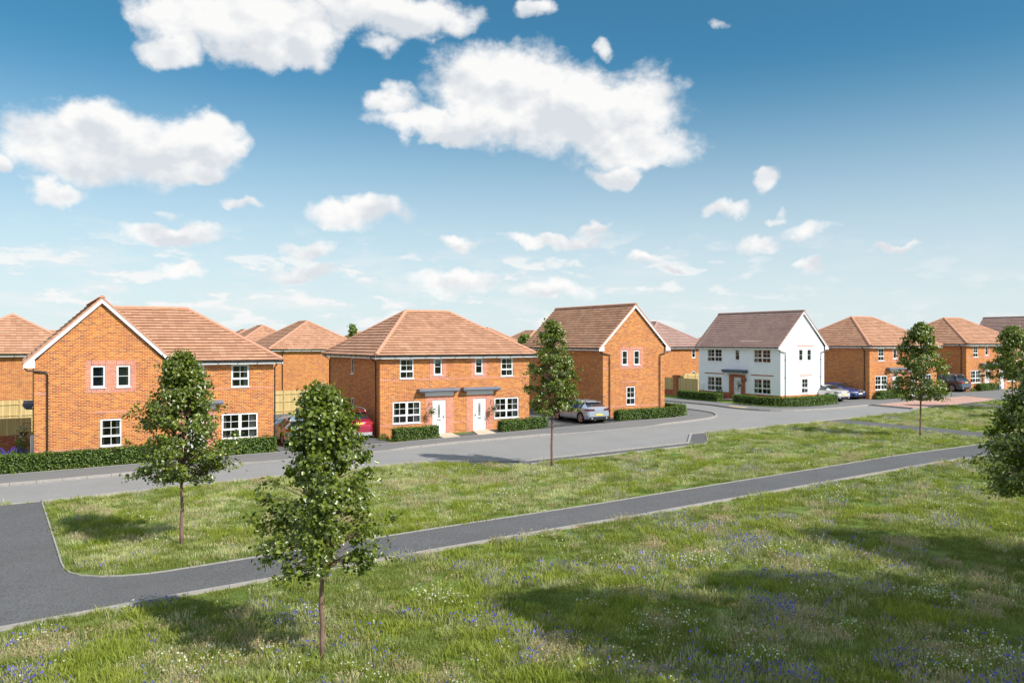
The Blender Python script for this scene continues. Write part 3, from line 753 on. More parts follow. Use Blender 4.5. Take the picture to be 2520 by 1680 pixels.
# --- rear rows
hip_plain('brick_house', 'brick house behind the timber fences at the far left edge', -5.2, 64.2, -.05, wins={'F': [(6.2, 6.75, 3.5, 4.56, 'narrow_blind'), (6.2, 6.75, 1.2, 2.12, 'narrow_blind')]}, pipe=0)
hip_plain('brick_house', 'nearest of the three stepped pointed roofs left of the middle semi', 19.67, 76.73, .05, wins={'F': [(6.5, 7.05, 3.57, 4.56, 'narrow'), (6.5, 7.05, 1.2, 2.12, 'narrow')], 'L': [(.5, 1.5, 3.5, 4.56, 'narrow')]}, pipe=1.0)
hip_plain('brick_house', 'second of the three stepped hipped roofs left of the middle semi', 20.6, 98.0, 0)
hip_plain('brick_house', 'farthest of the three stepped hipped roofs left of the middle semi', 26.6, 134.0, 0)
hip_plain('brick_house', 'small strip of terracotta roof low beside the left gable, far behind', -1.0, 157, -.1, w=10, d=8.87, ax='x')
hip_plain('brick_house', 'terracotta roof tip over the right shoulder of the middle semi', 53.5, 100.5, 0)
hip_plain('brick_house', 'small far roof beside the young tree behind the left shoulder of the middle semi', 51.5, 148, -.05, w=10, d=8.87, ax='x')
hip_plain('brick_house', 'far roof behind the left end of the terracotta gabled house', 70.5, 115, -.1)
hip_plain('brick_house', 'brick house with brown hipped roof between the gabled brick house and the white one', 55.93, 66.5, .2, tile='tilebrown', ridge='ridgebrown',
    wins={'F': [(6.35, 6.9, 3.57, 4.56, 'narrow_blind'), (6.35, 6.9, 1.2, 2.12, 'narrow_blind')]}, pipe=0)
hip_plain('brick_house', 'tiny far red roof just left of the white house', 140, 144, -.5, w=10, d=8.87, ax='x')
hip_plain('brick_house', 'red hipped roof just right of the white gable, behind the brick semi', 91.0, 75.5, .0, w=10, d=8.87, ax='x')

# ------------------------------------------------------------------ ground, roads, kerbs
def sheet(name, pts, off, mat, fn=None):
    bm = bmesh.new(); bm.faces.new([bm.verts.new((x, y, 0)) for x, y in pts])
    bmesh.ops.triangulate(bm, faces=bm.faces[:])
    for bx in BX: bmesh.ops.bisect_plane(bm, geom=bm.verts[:] + bm.edges[:] + bm.faces[:], plane_co=(bx, 0, 0), plane_no=(1, 0, 0))
    for v in bm.verts: v.co.z = gz(v.co.x) + off
    bm.normal_update()
    for f in bm.faces:
        if f.normal.z < 0: f.normal_flip()
    me = bpy.data.meshes.new(name); bm.to_mesh(me); bm.free(); me.materials.append(M[mat])
    o = bpy.data.objects.new(name, me); COL.objects.link(o); o['kind'] = 'structure'; return o

def densify(pts, step=1.0):
    out = []
    for (a, b), (c, d) in zip(pts, pts[1:]):
        L = math.hypot(c - a, d - b); n = max(1, int(L / step)); ts = {i / n for i in range(n)}
        for bx in BX:
            if (a - bx) * (c - bx) < 0: ts.add((bx - a) / (c - a))
        out += [(a + (c - a) * t, b + (d - b) * t) for t in sorted(ts)]
    return out + [pts[-1]]

def chaikin(pts, n=2):
    for _ in range(n):
        q = [pts[0]]
        for (a, b), (c, d) in zip(pts, pts[1:]): q += [(a * .75 + c * .25, b * .75 + d * .25), (a * .25 + c * .75, b * .25 + d * .75)]
        pts = q + [pts[-1]]
    return pts

def kerb(name, pts, w, h, side=1, drops=(), base=-.05, hd=.055):
    """a kerb line: w wide to the given side of the line, h(x) high"""
    pts = densify(pts, .6); mb = MB(); L = 0; pr = None
    for i, (x, y) in enumerate(pts):
        a = pts[max(i - 1, 0)]; b = pts[min(i + 1, len(pts) - 1)]; dx, dy = b[0] - a[0], b[1] - a[1]; l = math.hypot(dx, dy)
        nx, ny = -dy / l * side, dx / l * side
        if i: L += math.hypot(x - pts[i - 1][0], y - pts[i - 1][1])
        hh = h
        for d0, d1 in drops: hh = min(hh, hd + (h - hd) * min(1, max(0, max(d0 - x, x - d1))))
        g = gz(x)
        c = [(x, y, g + base), (x + nx * .012, y + ny * .012, g + hh), (x + nx * w, y + ny * w, g + hh), (x + nx * w, y + ny * w, g + base)]
        if pr:
            for j in range(3): mb.face([pr[0][j], c[j], c[j + 1], pr[0][j + 1]], [(pr[1], j * .1), (L, j * .1), (L, j * .1 + .1), (pr[1], j * .1 + .1)])
        pr = (c, L)
    o = mb.build(name, M['kerb']); o['kind'] = 'structure'; return o

BAY = [(16.0, 34.6), (19.5, 32.0), (29.6, 31.95), (32.2, 34.55)]
NEAR = [(.5, 33.6), (6.7, 34.1)] + BAY + [(37.3, 34.75), (42.9, 35.35), (47.4, 35.75), (55.5, 36.7), (57.6, 37.5)]
NEARL = [(-60, 33.4), (.5, 33.6)]
FARK = [(-60, 37.5), (.7, 38.0), (8.7, 38.65), (14.5, 38.9), (19.6, 39.3), (25.8, 39.15), (32.5, 38.75)] + chaikin([(32.5, 38.75), (36.8, 39.5), (40.4, 40.6), (42.5, 42.8), (43.3, 45.5), (43.4, 50)], 2)[1:] + [(43.4, 90)]
PBACK = [(-60, 40.8), (2, 41.05), (8.2, 41.45), (17.7, 41.6), (32, 41.6), (37.0, 42.0)] + chaikin([(37.0, 42.0), (39.8, 42.6), (41.2, 44.6), (41.5, 48)], 2)[1:] + [(41.5, 90)]
DK = [(47.6, 90), (47.6, 48.5)] + chaikin([(47.6, 48.5), (46.8, 45.2), (47.4, 41.9), (51.5, 40.95), (57.9, 41.7)], 2)[1:]
DB = [(50.3, 90), (50.4, 49)] + chaikin([(50.4, 49), (49.9, 45.6), (50.9, 44.0), (53.4, 43.5), (58.0, 44.3)], 2)[1:]
PUP = [(.55, 33.55), (.64, 30.7), (.72, 28.0), (.80, 25.4), (.84, 23.9), (.89, 23.27), (.98, 22.84), (1.18, 22.45), (1.59, 22.09), (2.02, 21.88), (2.56, 21.74), (3.05, 21.73), (4.76, 21.85), (7.9, 22.1), (11.7, 22.35), (19.0, 22.66), (26.5, 22.85), (30.3, 22.95), (41.1, 23.4), (120, 25.2)]
PLO = [(-60, 18.7), (-.42, 19.16), (2.3, 19.47), (7.3, 19.85), (12.3, 20.18), (17.9, 20.44), (24.8, 20.62), (37.8, 21.0), (120, 23.0)]
BLOCK = [(58.5, 41.9), (58.05, 38.1), (60.7, 38.45), (65.3, 38.8), (67.4, 38.85), (71.4, 39.3), (73.2, 40.25), (74.1, 43.3), (64.0, 42.6)]
ROADP = [(-60, 33.4)] + NEAR + [(58.05, 38.1), (58.5, 41.9)] + DK[::-1] + FARK[::-1]
PATHP = [(-60, 33.4), (.55, 33.55)] + PUP[1:] + PLO[::-1]
P2 = [(44.55, 35.45), (44.6, 29), (44.4, 23.4), (46.9, 23.5), (46.6, 30), (46.7, 35.6)]
P3 = [(65.1, 38.75), (64.7, 30), (64.7, 23.9), (67.0, 24), (67.1, 32), (67.3, 38.85)]
MARG = BAY + [(33.25, 34.4), (30.8, 31.75), (30.0, 31.12), (19.3, 31.15), (18.3, 32.3), (16.2, 33.9)]
bm = bmesh.new()
GX = [-900, -60] + BX + [180, 900, 2500]
vs = {}
for i, x in enumerate(GX):
    for j, y in enumerate([-600, -20, 20, 60, 140, 3000]): vs[i, j] = bm.verts.new((x, y, gz(x)))
for i in range(len(GX) - 1):
    for j in range(5): bm.faces.new((vs[i, j], vs[i + 1, j], vs[i + 1, j + 1], vs[i, j + 1]))
me = bpy.data.meshes.new('ground'); bm.to_mesh(me); bm.free(); me.materials.append(M['ground'])
o = bpy.data.objects.new('ground', me); COL.objects.link(o); o['kind'] = 'structure'
sheet('road', ROADP, .012, 'road'); sheet('footpath', PATHP, .024, 'path'); sheet('footpath', P2, .028, 'path'); sheet('footpath', P3, .028, 'path')
sheet('parking_bay_margin', MARG, .03, 'path')
sheet('pavement', FARK[:-1] + [(43.4, 90), (41.5, 90)] + PBACK[::-1][1:], .050, 'pave')
sheet('pavement', DK[::-1] + [(50.3, 90)] + DB[1:], .050, 'pave')
sheet('shared_road', [(57.9, 41.7), (58.5, 41.9), (64, 42.6), (74.1, 43.3), (73.2, 40.25), (71.4, 39.3), (130, 43), (130, 48), (84.5, 46.4), (81, 46.3), (80.7, 47), (80.7, 60), (75.2, 60), (75.2, 45.6), (64.3, 45.2), (64.3, 60), (58.6, 60), (58.0, 44.3)], .04, 'pave')
sheet('block_paving', BLOCK, .062, 'block')
sheet('driveway', [(11.15, 41.52), (17.2, 41.6), (17.2, 62.5), (11.15, 62.5)], .046, 'drive')
sheet('driveway', [(27.5, 41.6), (33.4, 41.62), (33.4, 60), (27.5, 60)], .046, 'drive')
sheet('doorstep_path', [(20.3, 41.62), (21.35, 41.62), (21.75, 43.75), (20.55, 43.75)], .066, 'slab')
sheet('doorstep_path', [(22.5, 41.62), (23.7, 41.62), (24.3, 43.75), (23.25, 43.75)], .066, 'slab')
sheet('doorstep_path', [(6.8, 41.4), (7.9, 41.42), (7.9, 42.5), (6.8, 42.5)], .066, 'slab')
M['tact'] = plain('buff_tactile', (.56, .43, .22), .9, .2)
sheet('tactile_paving', [(47.12, 46.6), (48.4, 47.3), (48.4, 45.3), (47.0, 44.9)], .062, 'tact')
kerb('kerb', NEARL, .12, .045, 1, base=-.02)
kerb('kerb', NEAR, .12, .085, -1, base=-.05)
kerb('kerb', FARK, .13, .125, 1, [(9, 16.0), (26.5, 33.5)])
kerb('kerb', DK, .13, .135, 1)
kerb('path_edging', PUP, .055, .05, -1, base=-.05)
kerb('kerb', PLO, .11, .075, -1, base=-.12)
kerb('path_edging', PBACK, .05, .062, 1, base=0)
kerb('path_edging', MARG[4:], .05, .06, 1, base=-.02)
kerb('kerb', [(58.05, 38.1), (58.5, 41.9)], .14, .14, -1)
kerb('path_edging', [(58.05, 38.1), (60.7, 38.45), (65.3, 38.8), (71.4, 39.3), (73.2, 40.25), (74.1, 43.3), (64.0, 42.6), (58.5, 41.9)], .06, .075, 1, base=0)

# ------------------------------------------------------------------ hedges
def hedge(label, pts, w=.62, h=.72, density=260, size=.062):
    x0, y0 = pts[0]; t = thing('hedge', label, 'hedge', (x0, y0, gz(x0)), 0, 'clipped evergreen hedges in front of the houses')
    pts = densify(pts, .25); n = len(pts); ln = sum(math.dist(a, b) for a, b in zip(pts, pts[1:]))
    P = np.array(pts); D = np.gradient(P, axis=0); D /= np.linalg.norm(D, axis=1, keepdims=True); N = np.stack([-D[:, 1], D[:, 0]], 1)
    z = np.array([gz(x) for x in P[:, 0]]) - gz(x0)
    def wob(s, k): return .05 * mnoise.noise(Vector((s * 1.3, k * 3.1, 5.2)))
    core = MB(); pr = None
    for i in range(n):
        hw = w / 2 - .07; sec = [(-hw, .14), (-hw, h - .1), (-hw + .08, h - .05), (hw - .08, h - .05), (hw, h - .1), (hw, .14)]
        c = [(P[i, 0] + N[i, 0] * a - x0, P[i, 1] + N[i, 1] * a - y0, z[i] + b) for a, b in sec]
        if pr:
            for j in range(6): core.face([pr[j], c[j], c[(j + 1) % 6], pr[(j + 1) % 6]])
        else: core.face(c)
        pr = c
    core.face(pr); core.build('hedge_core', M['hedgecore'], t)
    area = ln * (w + 2 * h) + 2 * w * h; m = int(area * density)
    s = rng.uniform(0, n - 1.001, m); i = s.astype(int); f = (s - i)[:, None]
    C = P[i] * (1 - f) + P[i + 1] * f; Nn = N[i]; zz = z[i]
    q = rng.uniform(0, w + 2 * h, m); side = np.where(q < h, -1, np.where(q > h + w, 1, 0))
    lat = np.where(side == 0, q - h - w / 2, side * w / 2); hh = np.where(side == -1, q, np.where(side == 1, q - h - w, h))
    hh = np.maximum(hh, .06)
    lump = np.array([mnoise.noise(Vector((C[k, 0] * 2.4, C[k, 1] * 2.4, hh[k] * 3 + lat[k] * 2))) for k in range(m)]) * .09
    jit = rng.normal(size=m) * .025 + lump
    lat2 = lat + np.where(side == 0, 0, side * jit) + rng.normal(size=m) * .012; hh2 = hh + np.where(side == 0, jit, 0)
    # rounded top corners
    over = np.clip(hh2 - (h - .12), 0, None) * (side != 0); lat2 -= np.sign(lat) * over * .5
    V = np.stack([C[:, 0] + Nn[:, 0] * lat2 - x0, C[:, 1] + Nn[:, 1] * lat2 - y0, zz + hh2], 1)
    nr = np.stack([Nn[:, 0] * side, Nn[:, 1] * side, (side == 0) * 1.0 + .35], 1) + rng.normal(size=(m, 3)) * .55
    # end caps
    e = int(2 * w * h * density)
    es = rng.integers(0, 2, e); idx = np.where(es == 0, 0, n - 1); sg = np.where(es == 0, -1, 1)[:, None]
    la = rng.uniform(-w / 2, w / 2, e); he = rng.uniform(.06, h, e)
    Ce = P[idx] + D[idx] * sg * (rng.normal(size=(e, 1)) * .03 + .02)
    Ve = np.stack([Ce[:, 0] + N[idx, 0] * la - x0, Ce[:, 1] + N[idx, 1] * la - y0, z[idx] + he], 1)
    ne = np.concatenate([D[idx] * sg, np.full((e, 1), .3)], 1) + rng.normal(size=(e, 3)) * .5
    leaves_mesh('foliage', np.concatenate([V, Ve]), size, M['hedge'], t, nrm=np.concatenate([nr, ne]))
    st = MB()
    for k in range(int(ln / .28)):
        i = random.randrange(n); a = (random.random() - .5) * w * .7
        b = (P[i, 0] + N[i, 0] * a - x0, P[i, 1] + N[i, 1] * a - y0, z[i] - .02); st.tube([b, (b[0] + random.uniform(-.08, .08), b[1] + random.uniform(-.08, .08), b[2] + .35)], .012, 5, r2=.006)
    st.build('stems', M['twig'], t)
hedge('long clipped hedge under the gable of the leftmost brick house', [(-12, 41.3), (2, 41.42), (6.35, 41.85)], .62, .82)
hedge('clipped hedge under the wide window of the leftmost brick house', [(8.15, 41.92), (10.95, 42.15)], .6, .78)
hedge('clipped hedge under the left ground-floor window of the middle semi', [(17.55, 42.33), (20.2, 42.33)], .6, .72)
hedge('clipped hedge under the right ground-floor window of the middle semi', [(24.3, 42.3), (27.55, 42.3)], .6, .70)
hedge('curved hedge wrapping the corner of the gabled brick house by the silver hatchback', [(33.2, 42.5)] + chaikin([(33.2, 42.5), (38.0, 42.6), (40.1, 43.4), (40.3, 46.0)], 2)[1:] + [(40.3, 50)], .62, .72)
hedge('short hedge left of the white house doorstep', [(51.15, 51.2), (51.3, 56.3)], .7, .74)
hedge('long curved hedge round the sunlit corner of the white house', [(51.05, 49.2)] + chaikin([(51.05, 49.2), (50.3, 46.2), (51.2, 44.3), (54, 44.1), (58.0, 45.0)], 2)[1:], .66, .76)
hedge('clipped hedge in front of the semi beside the blue car', [(65.0, 45.8), (68.4, 45.85)], .6, .72)
hedge('clipped hedge half hidden by the young tree on the right verge', [(71.6, 45.95), (75.1, 46.05)], .6, .72)
hedge('clipped hedge in front of the farthest semi beside the dark grey car', [(82.3, 46.75), (85.2, 46.8)], .6, .72)

def shrub(name, label, cat, x, y, r, h, n, leaf, size, fl=None, nf=0, group=None):
    t = thing(name, label, cat, (x, y, gz(x)), 0, group)
    d = rng.normal(size=(n, 3)); d /= np.linalg.norm(d, axis=1, keepdims=True); d[:, 2] = np.abs(d[:, 2])
    rr = rng.uniform(.55, 1, (n, 1)) ** .5
    leaves_mesh('foliage', d * rr * np.array([r, r, h]) + np.array([0, 0, .04]), size, M[leaf], t, nrm=d + rng.normal(size=(n, 3)) * .5)
    s = MB()
    for k in range(6):
        a = random.uniform(0, 6.28); s.tube([(0, 0, -.02), (math.cos(a) * r * .4, math.sin(a) * r * .4, h * .6)], .01, 5, r2=.005)
    s.build('stems', M['twig'], t)
    if fl:
        d = rng.normal(size=(nf, 3)); d /= np.linalg.norm(d, axis=1, keepdims=True); d[:, 2] = np.abs(d[:, 2])
        leaves_mesh('flowers', d * np.array([r, r, h]) * 1.05 + np.array([0, 0, .04]), size * .7, M[fl], t)
    return t
G1_ = 'planting in the garden left of the gable'
shrub('shrub', 'low yellow-green shrub by the red brick plinth at the far left', 'shrub', -1.5, 46.2, .75, .85, 1100, 'hedge', .07, group=G1_)
shrub('shrub', 'loose green shrub cut by the left edge of the photo', 'shrub', -2.9, 45.2, .8, .8, 1100, 'leafb', .07, group=G1_)
shrub('lavender', 'purple flowering plant beside the corner of the left gable', 'plant', -.35, 44.2, .45, .78, 420, 'hedge', .05, 'f_purple', 620, group=G1_)
shrub('lavender', 'purple flowering plant between the shrub and the grey planter', 'plant', -1.05, 44.6, .42, .72, 380, 'hedge', .05, 'f_purple', 560, group=G1_)
for x, y, lab in ((17.30, 43.2, 'small green plant at the corner of the middle semi by the red car'), (32.95, 43.35, 'small round shrub between the silver hatchback and the curved hedge'), (64.75, 45.7, 'low shrub at the corner of the semi beside the blue car'), (81.3, 46.75, 'low shrub at the corner of the farthest semi')):
    shrub('shrub', lab, 'shrub', x, y, .32, .36, 260, 'hedge', .06, group='low corner shrubs')
def planter(label, x, y, s=.22):
    t = thing('planter', label, 'planter', (x, y, gz(x)), 0, 'box planters with topiary by the front doors')
    m = MB(); m.box((-s, -s, .0), (s, s, .42)); m.build('pot', M['slate'], t)
    n = 420; d = rng.normal(size=(n, 3)); d /= np.linalg.norm(d, axis=1, keepdims=True)
    leaves_mesh('foliage', d * s * 1.25 + np.array([0, 0, .72]), .055, M['hedge'], t, nrm=d + rng.normal(size=(n, 3)) * .4)
    m = MB(); m.tube([(0, 0, .3), (0, 0, .7)], .015, 6); m.build('stem', M['bark'], t)
M['slate'] = plain('slate_planter', (.10, .13, .17), .6, .3)
planter('slate grey box planter beside the left garden door', -.12, 47.0)
planter('slate grey planter with round bush by the door of the white house', 53.2, 53.3)
planter('pale grey box planter with a round bush by the farthest front door', 85.75, 46.7)
HB = 'hanging baskets beside the front doors'
basket('hanging_basket', 'white-flowered hanging basket beside the left door of the middle semi', (17.33 + 3.05, 43.82 - .41, 1.48), 1, group=HB)
basket('hanging_basket', 'hanging basket of pink flowers right of the right door of the middle semi', (17.33 + 7.2, 43.82 - .41, 1.50), 1, .9, 'f_pink', HB)
basket('hanging_basket', 'hanging basket of pink flowers half hidden by the tree in front of the leftmost house', (.36 + 7.62, 42.6 - .41, 1.3), 1, .9, 'f_pink', HB)
basket('hanging_basket', 'hanging basket beside the door of the semi next to the blue car', (64.44 + 3.05, 46.27 - .41, 1.85), 1, 1, 'f_petal', HB)
basket('hanging_basket', 'hanging basket beside the door of the farthest semi', (80.89 + 3.05, 47.17 - .41, 2.0), 1, 1, 'f_petal', HB)
b = basket('hanging_basket', 'hanging basket in front of the shaded door of the white house', (54.19 - .47, 47.28 + 4.15, 1.75), 1, 1, 'f_petal', HB); b.rotation_euler.z = R(-90)
b = basket('hanging_basket', 'hanging basket of white flowers left of the big gable, in front of the timber fence', (.36 - .42, 45.2, 1.25), 1, 1.25, 'f_petal', HB); b.rotation_euler.z = R(-90)

# ------------------------------------------------------------------ fences and garden walls
def fence(label, a, b, h=1.8, brick=0, rails=True, side=-1, post=True, group='timber garden fences'):
    """boards between posts, rails on the side facing the viewer"""
    L = math.dist(a, b); ang = math.atan2(b[1] - a[1], b[0] - a[0]); z = min(gz(a[0]), gz(b[0]))
    t = thing('garden_fence', label, 'fence', (a[0], a[1], z), ang, group); f = FR((0, 0), (1, 0), (0, -1))
    m = MB(); f.box(m, 0, L, -.012, .012, brick, h)
    m.build('boards', M['wood'], t)
    if brick:
        m = MB(); f.box(m, 0, L, -.11, .11, -.3, brick - .08); f.box(m, 0, L, -.12, .12, brick - .078, brick - .002); m.build('brick_base', M['redbrick'], t)
    if rails:
        m = MB()
        for z_ in ((h - .25, h * .55, .3) if not brick else (h - .2, brick + .2)): f.box(m, 0, L, .015 * side if side > 0 else -.06, .06 if side > 0 else -.015, z_ - .045, z_ + .045)
        m.build('rail', M['wood'], t)
    if post:
        n = max(1, round(L / 1.83))
        for k in range(n + 1):
            u = L * k / n; m = MB(); f.box(m, u - .05, u + .05, -.062, .064, -.2, h + .05); m.build('post', M['wood'], t)
    return t
fence('timber fence on a red brick base in the shade left of the big gable', (-9, 50.4), (.3, 50.4), 1.75, .86, False, post=False)
fence('sunlit timber fence with rails and posts behind the shaded one at the far left', (-9, 60.3), (1.5, 60.6), 2.08, 0, True, 1)
fence('sunlit timber fence behind the two cars left of the middle semi', (11.2, 62.6), (23, 63.4), 1.85, 0, True, 1)
fence('short lower timber fence panel beside the right corner of the leftmost house', (11.1, 58), (13.6, 58), 1.55, 0, True, 1)
fence('far brown timber gate panel against the nearest of the stepped roof houses', (26.6, 75.6), (29.2, 75.6), 1.9, 0, True, 1)
# wall with piers left of the white house
t = thing('garden_wall', 'red brick garden wall with a pier and timber infill left of the white house', 'wall', (54.1, 57.0, .31))
f = FR((0, 0), (0, 1), (-1, 0)); m = MB(); f.box(m, 0, 9, -.11, .11, -.4, .5); f.box(m, 0, 9, -.13, .13, .502, .56); m.build('brick_base', M['redbrick'], t)
m = MB(); f.box(m, 0, 9, -.03, .03, .562, 1.72); m.build('boards', M['wood'], t)
for u in (2.9, 6.3):
    m = MB(); f.box(m, u - .25, u + .25, -.2, .2, -.4, 1.85); f.box(m, u - .29, u + .29, -.24, .24, 1.852, 1.98); m.build('pier', M['redbrick'], t)
fence('sunlit timber fence behind the brick and timber garden wall', (57.5, 62.5), (66, 63.0), 1.9, 0, True, 1)
fence('timber fence panel joining the garden wall behind the white house', (54.6, 61.0), (57.5, 62.0), 1.75, 0, False)
fence('timber fence closing the driveway right of the middle semi', (27.4, 60.2), (33.5, 60.2), 1.8, 0, True, 1)
fence('timber fence closing the parking spaces right of the white house', (59.7, 60.2), (64.3, 60.2), 1.8, 0, True, 1)

# ------------------------------------------------------------------ cars
def paint(name, col, metal=.55, rough=.28):
    m, nt, out = newmat(name); g = NG(nt)
    p = g.pbsdf(out, col, rough, .5, metal, None, 1.0); p.inputs['Coat Roughness'].default_value = .03; return m
M['p_red'] = paint('deep_red_paint', (.42, .010, .045)); M['p_silver'] = paint('silver_paint', (.52, .56, .64), .5); M['p_ice'] = paint('pale_blue_silver_paint', (.47, .53, .63), .5)
M['p_white'] = paint('warm_silver_paint', (.62, .60, .58), .4); M['p_blue'] = paint('blue_paint', (.03, .08, .36), .5); M['p_grey'] = paint('dark_grey_paint', (.075, .085, .11), .5)
M['tyre'] = plain('tyre_rubber', (.014, .014, .015), .8, .3); M['alloy'] = plain('alloy_rim', (.50, .51, .54), .3, .5, .8, vary=.03); M['alloyred'] = plain('red_trim_rim', (.45, .03, .03), .35, .5, .3)
M['cglass'] = plain('tinted_car_glass', (.02, .024, .03), .04, .9, vary=.1); M['trim'] = plain('black_trim', (.02, .02, .022), .5, .4)
M['tail'] = plain('red_tail_lens', (.42, .01, .012), .12, .7, coat=1); M['taildark'] = plain('smoked_tail_lens', (.10, .008, .012), .12, .7, coat=1); M['lamp'] = plain('clear_lens', (.62, .66, .72), .08, .8, coat=1)
M['yplate'] = plain('yellow_plate', (.78, .62, .10), .4, .4); M['wplate'] = plain('white_plate', (.8, .8, .78), .4, .4)
M['satin'] = plain('satin_silver_trim', (.58, .58, .6), .35, .5, .5, vary=.03)

CARS = {   # length, half width, wheel centres, wheel radius, roofline, beltline, windscreen span, rear window span, side glass spans
 'suv': dict(L=4.72, W=.95, wx=(.92, 3.82), wr=.375, top=[(0, .92), (.05, 1.06), (.16, 1.14), (.55, 1.57), (.75, 1.64), (1.6, 1.69), (2.5, 1.665), (2.85, 1.60), (3.60, 1.10), (3.8, 1.06), (4.45, .95), (4.66, .84), (4.72, .74)],
    belt=[(0, .90), (.3, 1.05), (2, 1.03), (3.4, .98), (4.4, .86), (4.72, .70)], ws=(2.82, 3.58), rw=(.19, .54), sg=[(.62, 1.12), (1.2, 2.05), (2.13, 3.05)], wt=.68),
 'hatch': dict(L=4.36, W=.92, wx=(.80, 3.48), wr=.34, top=[(0, .88), (.06, .98), (.20, 1.02), (.72, 1.34), (.95, 1.41), (1.7, 1.455), (2.3, 1.43), (2.55, 1.39), (3.35, .99), (3.55, .95), (4.1, .84), (4.3, .74), (4.36, .64)],
    belt=[(0, .84), (.3, .95), (1.2, .93), (3.2, .86), (4.1, .76), (4.36, .6)], ws=(2.55, 3.33), rw=(.26, .70), sg=[(.80, 1.02), (1.12, 1.72), (1.80, 2.80)], wt=.62),
 'estate': dict(L=4.71, W=.915, wx=(.98, 3.83), wr=.34, top=[(0, .86), (.08, .96), (.22, 1.0), (.62, 1.33), (.85, 1.40), (1.7, 1.455), (2.5, 1.42), (2.75, 1.38), (3.55, .98), (3.75, .95), (4.4, .84), (4.64, .74), (4.71, .62)],
    belt=[(0, .84), (.4, .96), (2, .93), (3.4, .87), (4.4, .76), (4.71, .6)], ws=(2.75, 3.53), rw=(.27, .60), sg=[(.74, 1.22), (1.3, 2.05), (2.13, 2.98)], wt=.61),
 'coupe': dict(L=4.69, W=.915, wx=(.98, 3.71), wr=.34, top=[(0, .82), (.05, .95), (.35, 1.0), (.70, 1.04), (1.35, 1.30), (1.65, 1.385), (2.2, 1.41), (2.55, 1.385), (2.75, 1.35), (3.50, .98), (3.7, .95), (4.4, .82), (4.62, .72), (4.69, .6)],
    belt=[(0, .82), (.4, .95), (1.4, .94), (2.6, .90), (3.4, .86), (4.4, .75), (4.69, .58)], ws=(2.75, 3.48), rw=(.76, 1.50), sg=[(1.2, 1.9), (1.98, 2.98)], wt=.56),
}
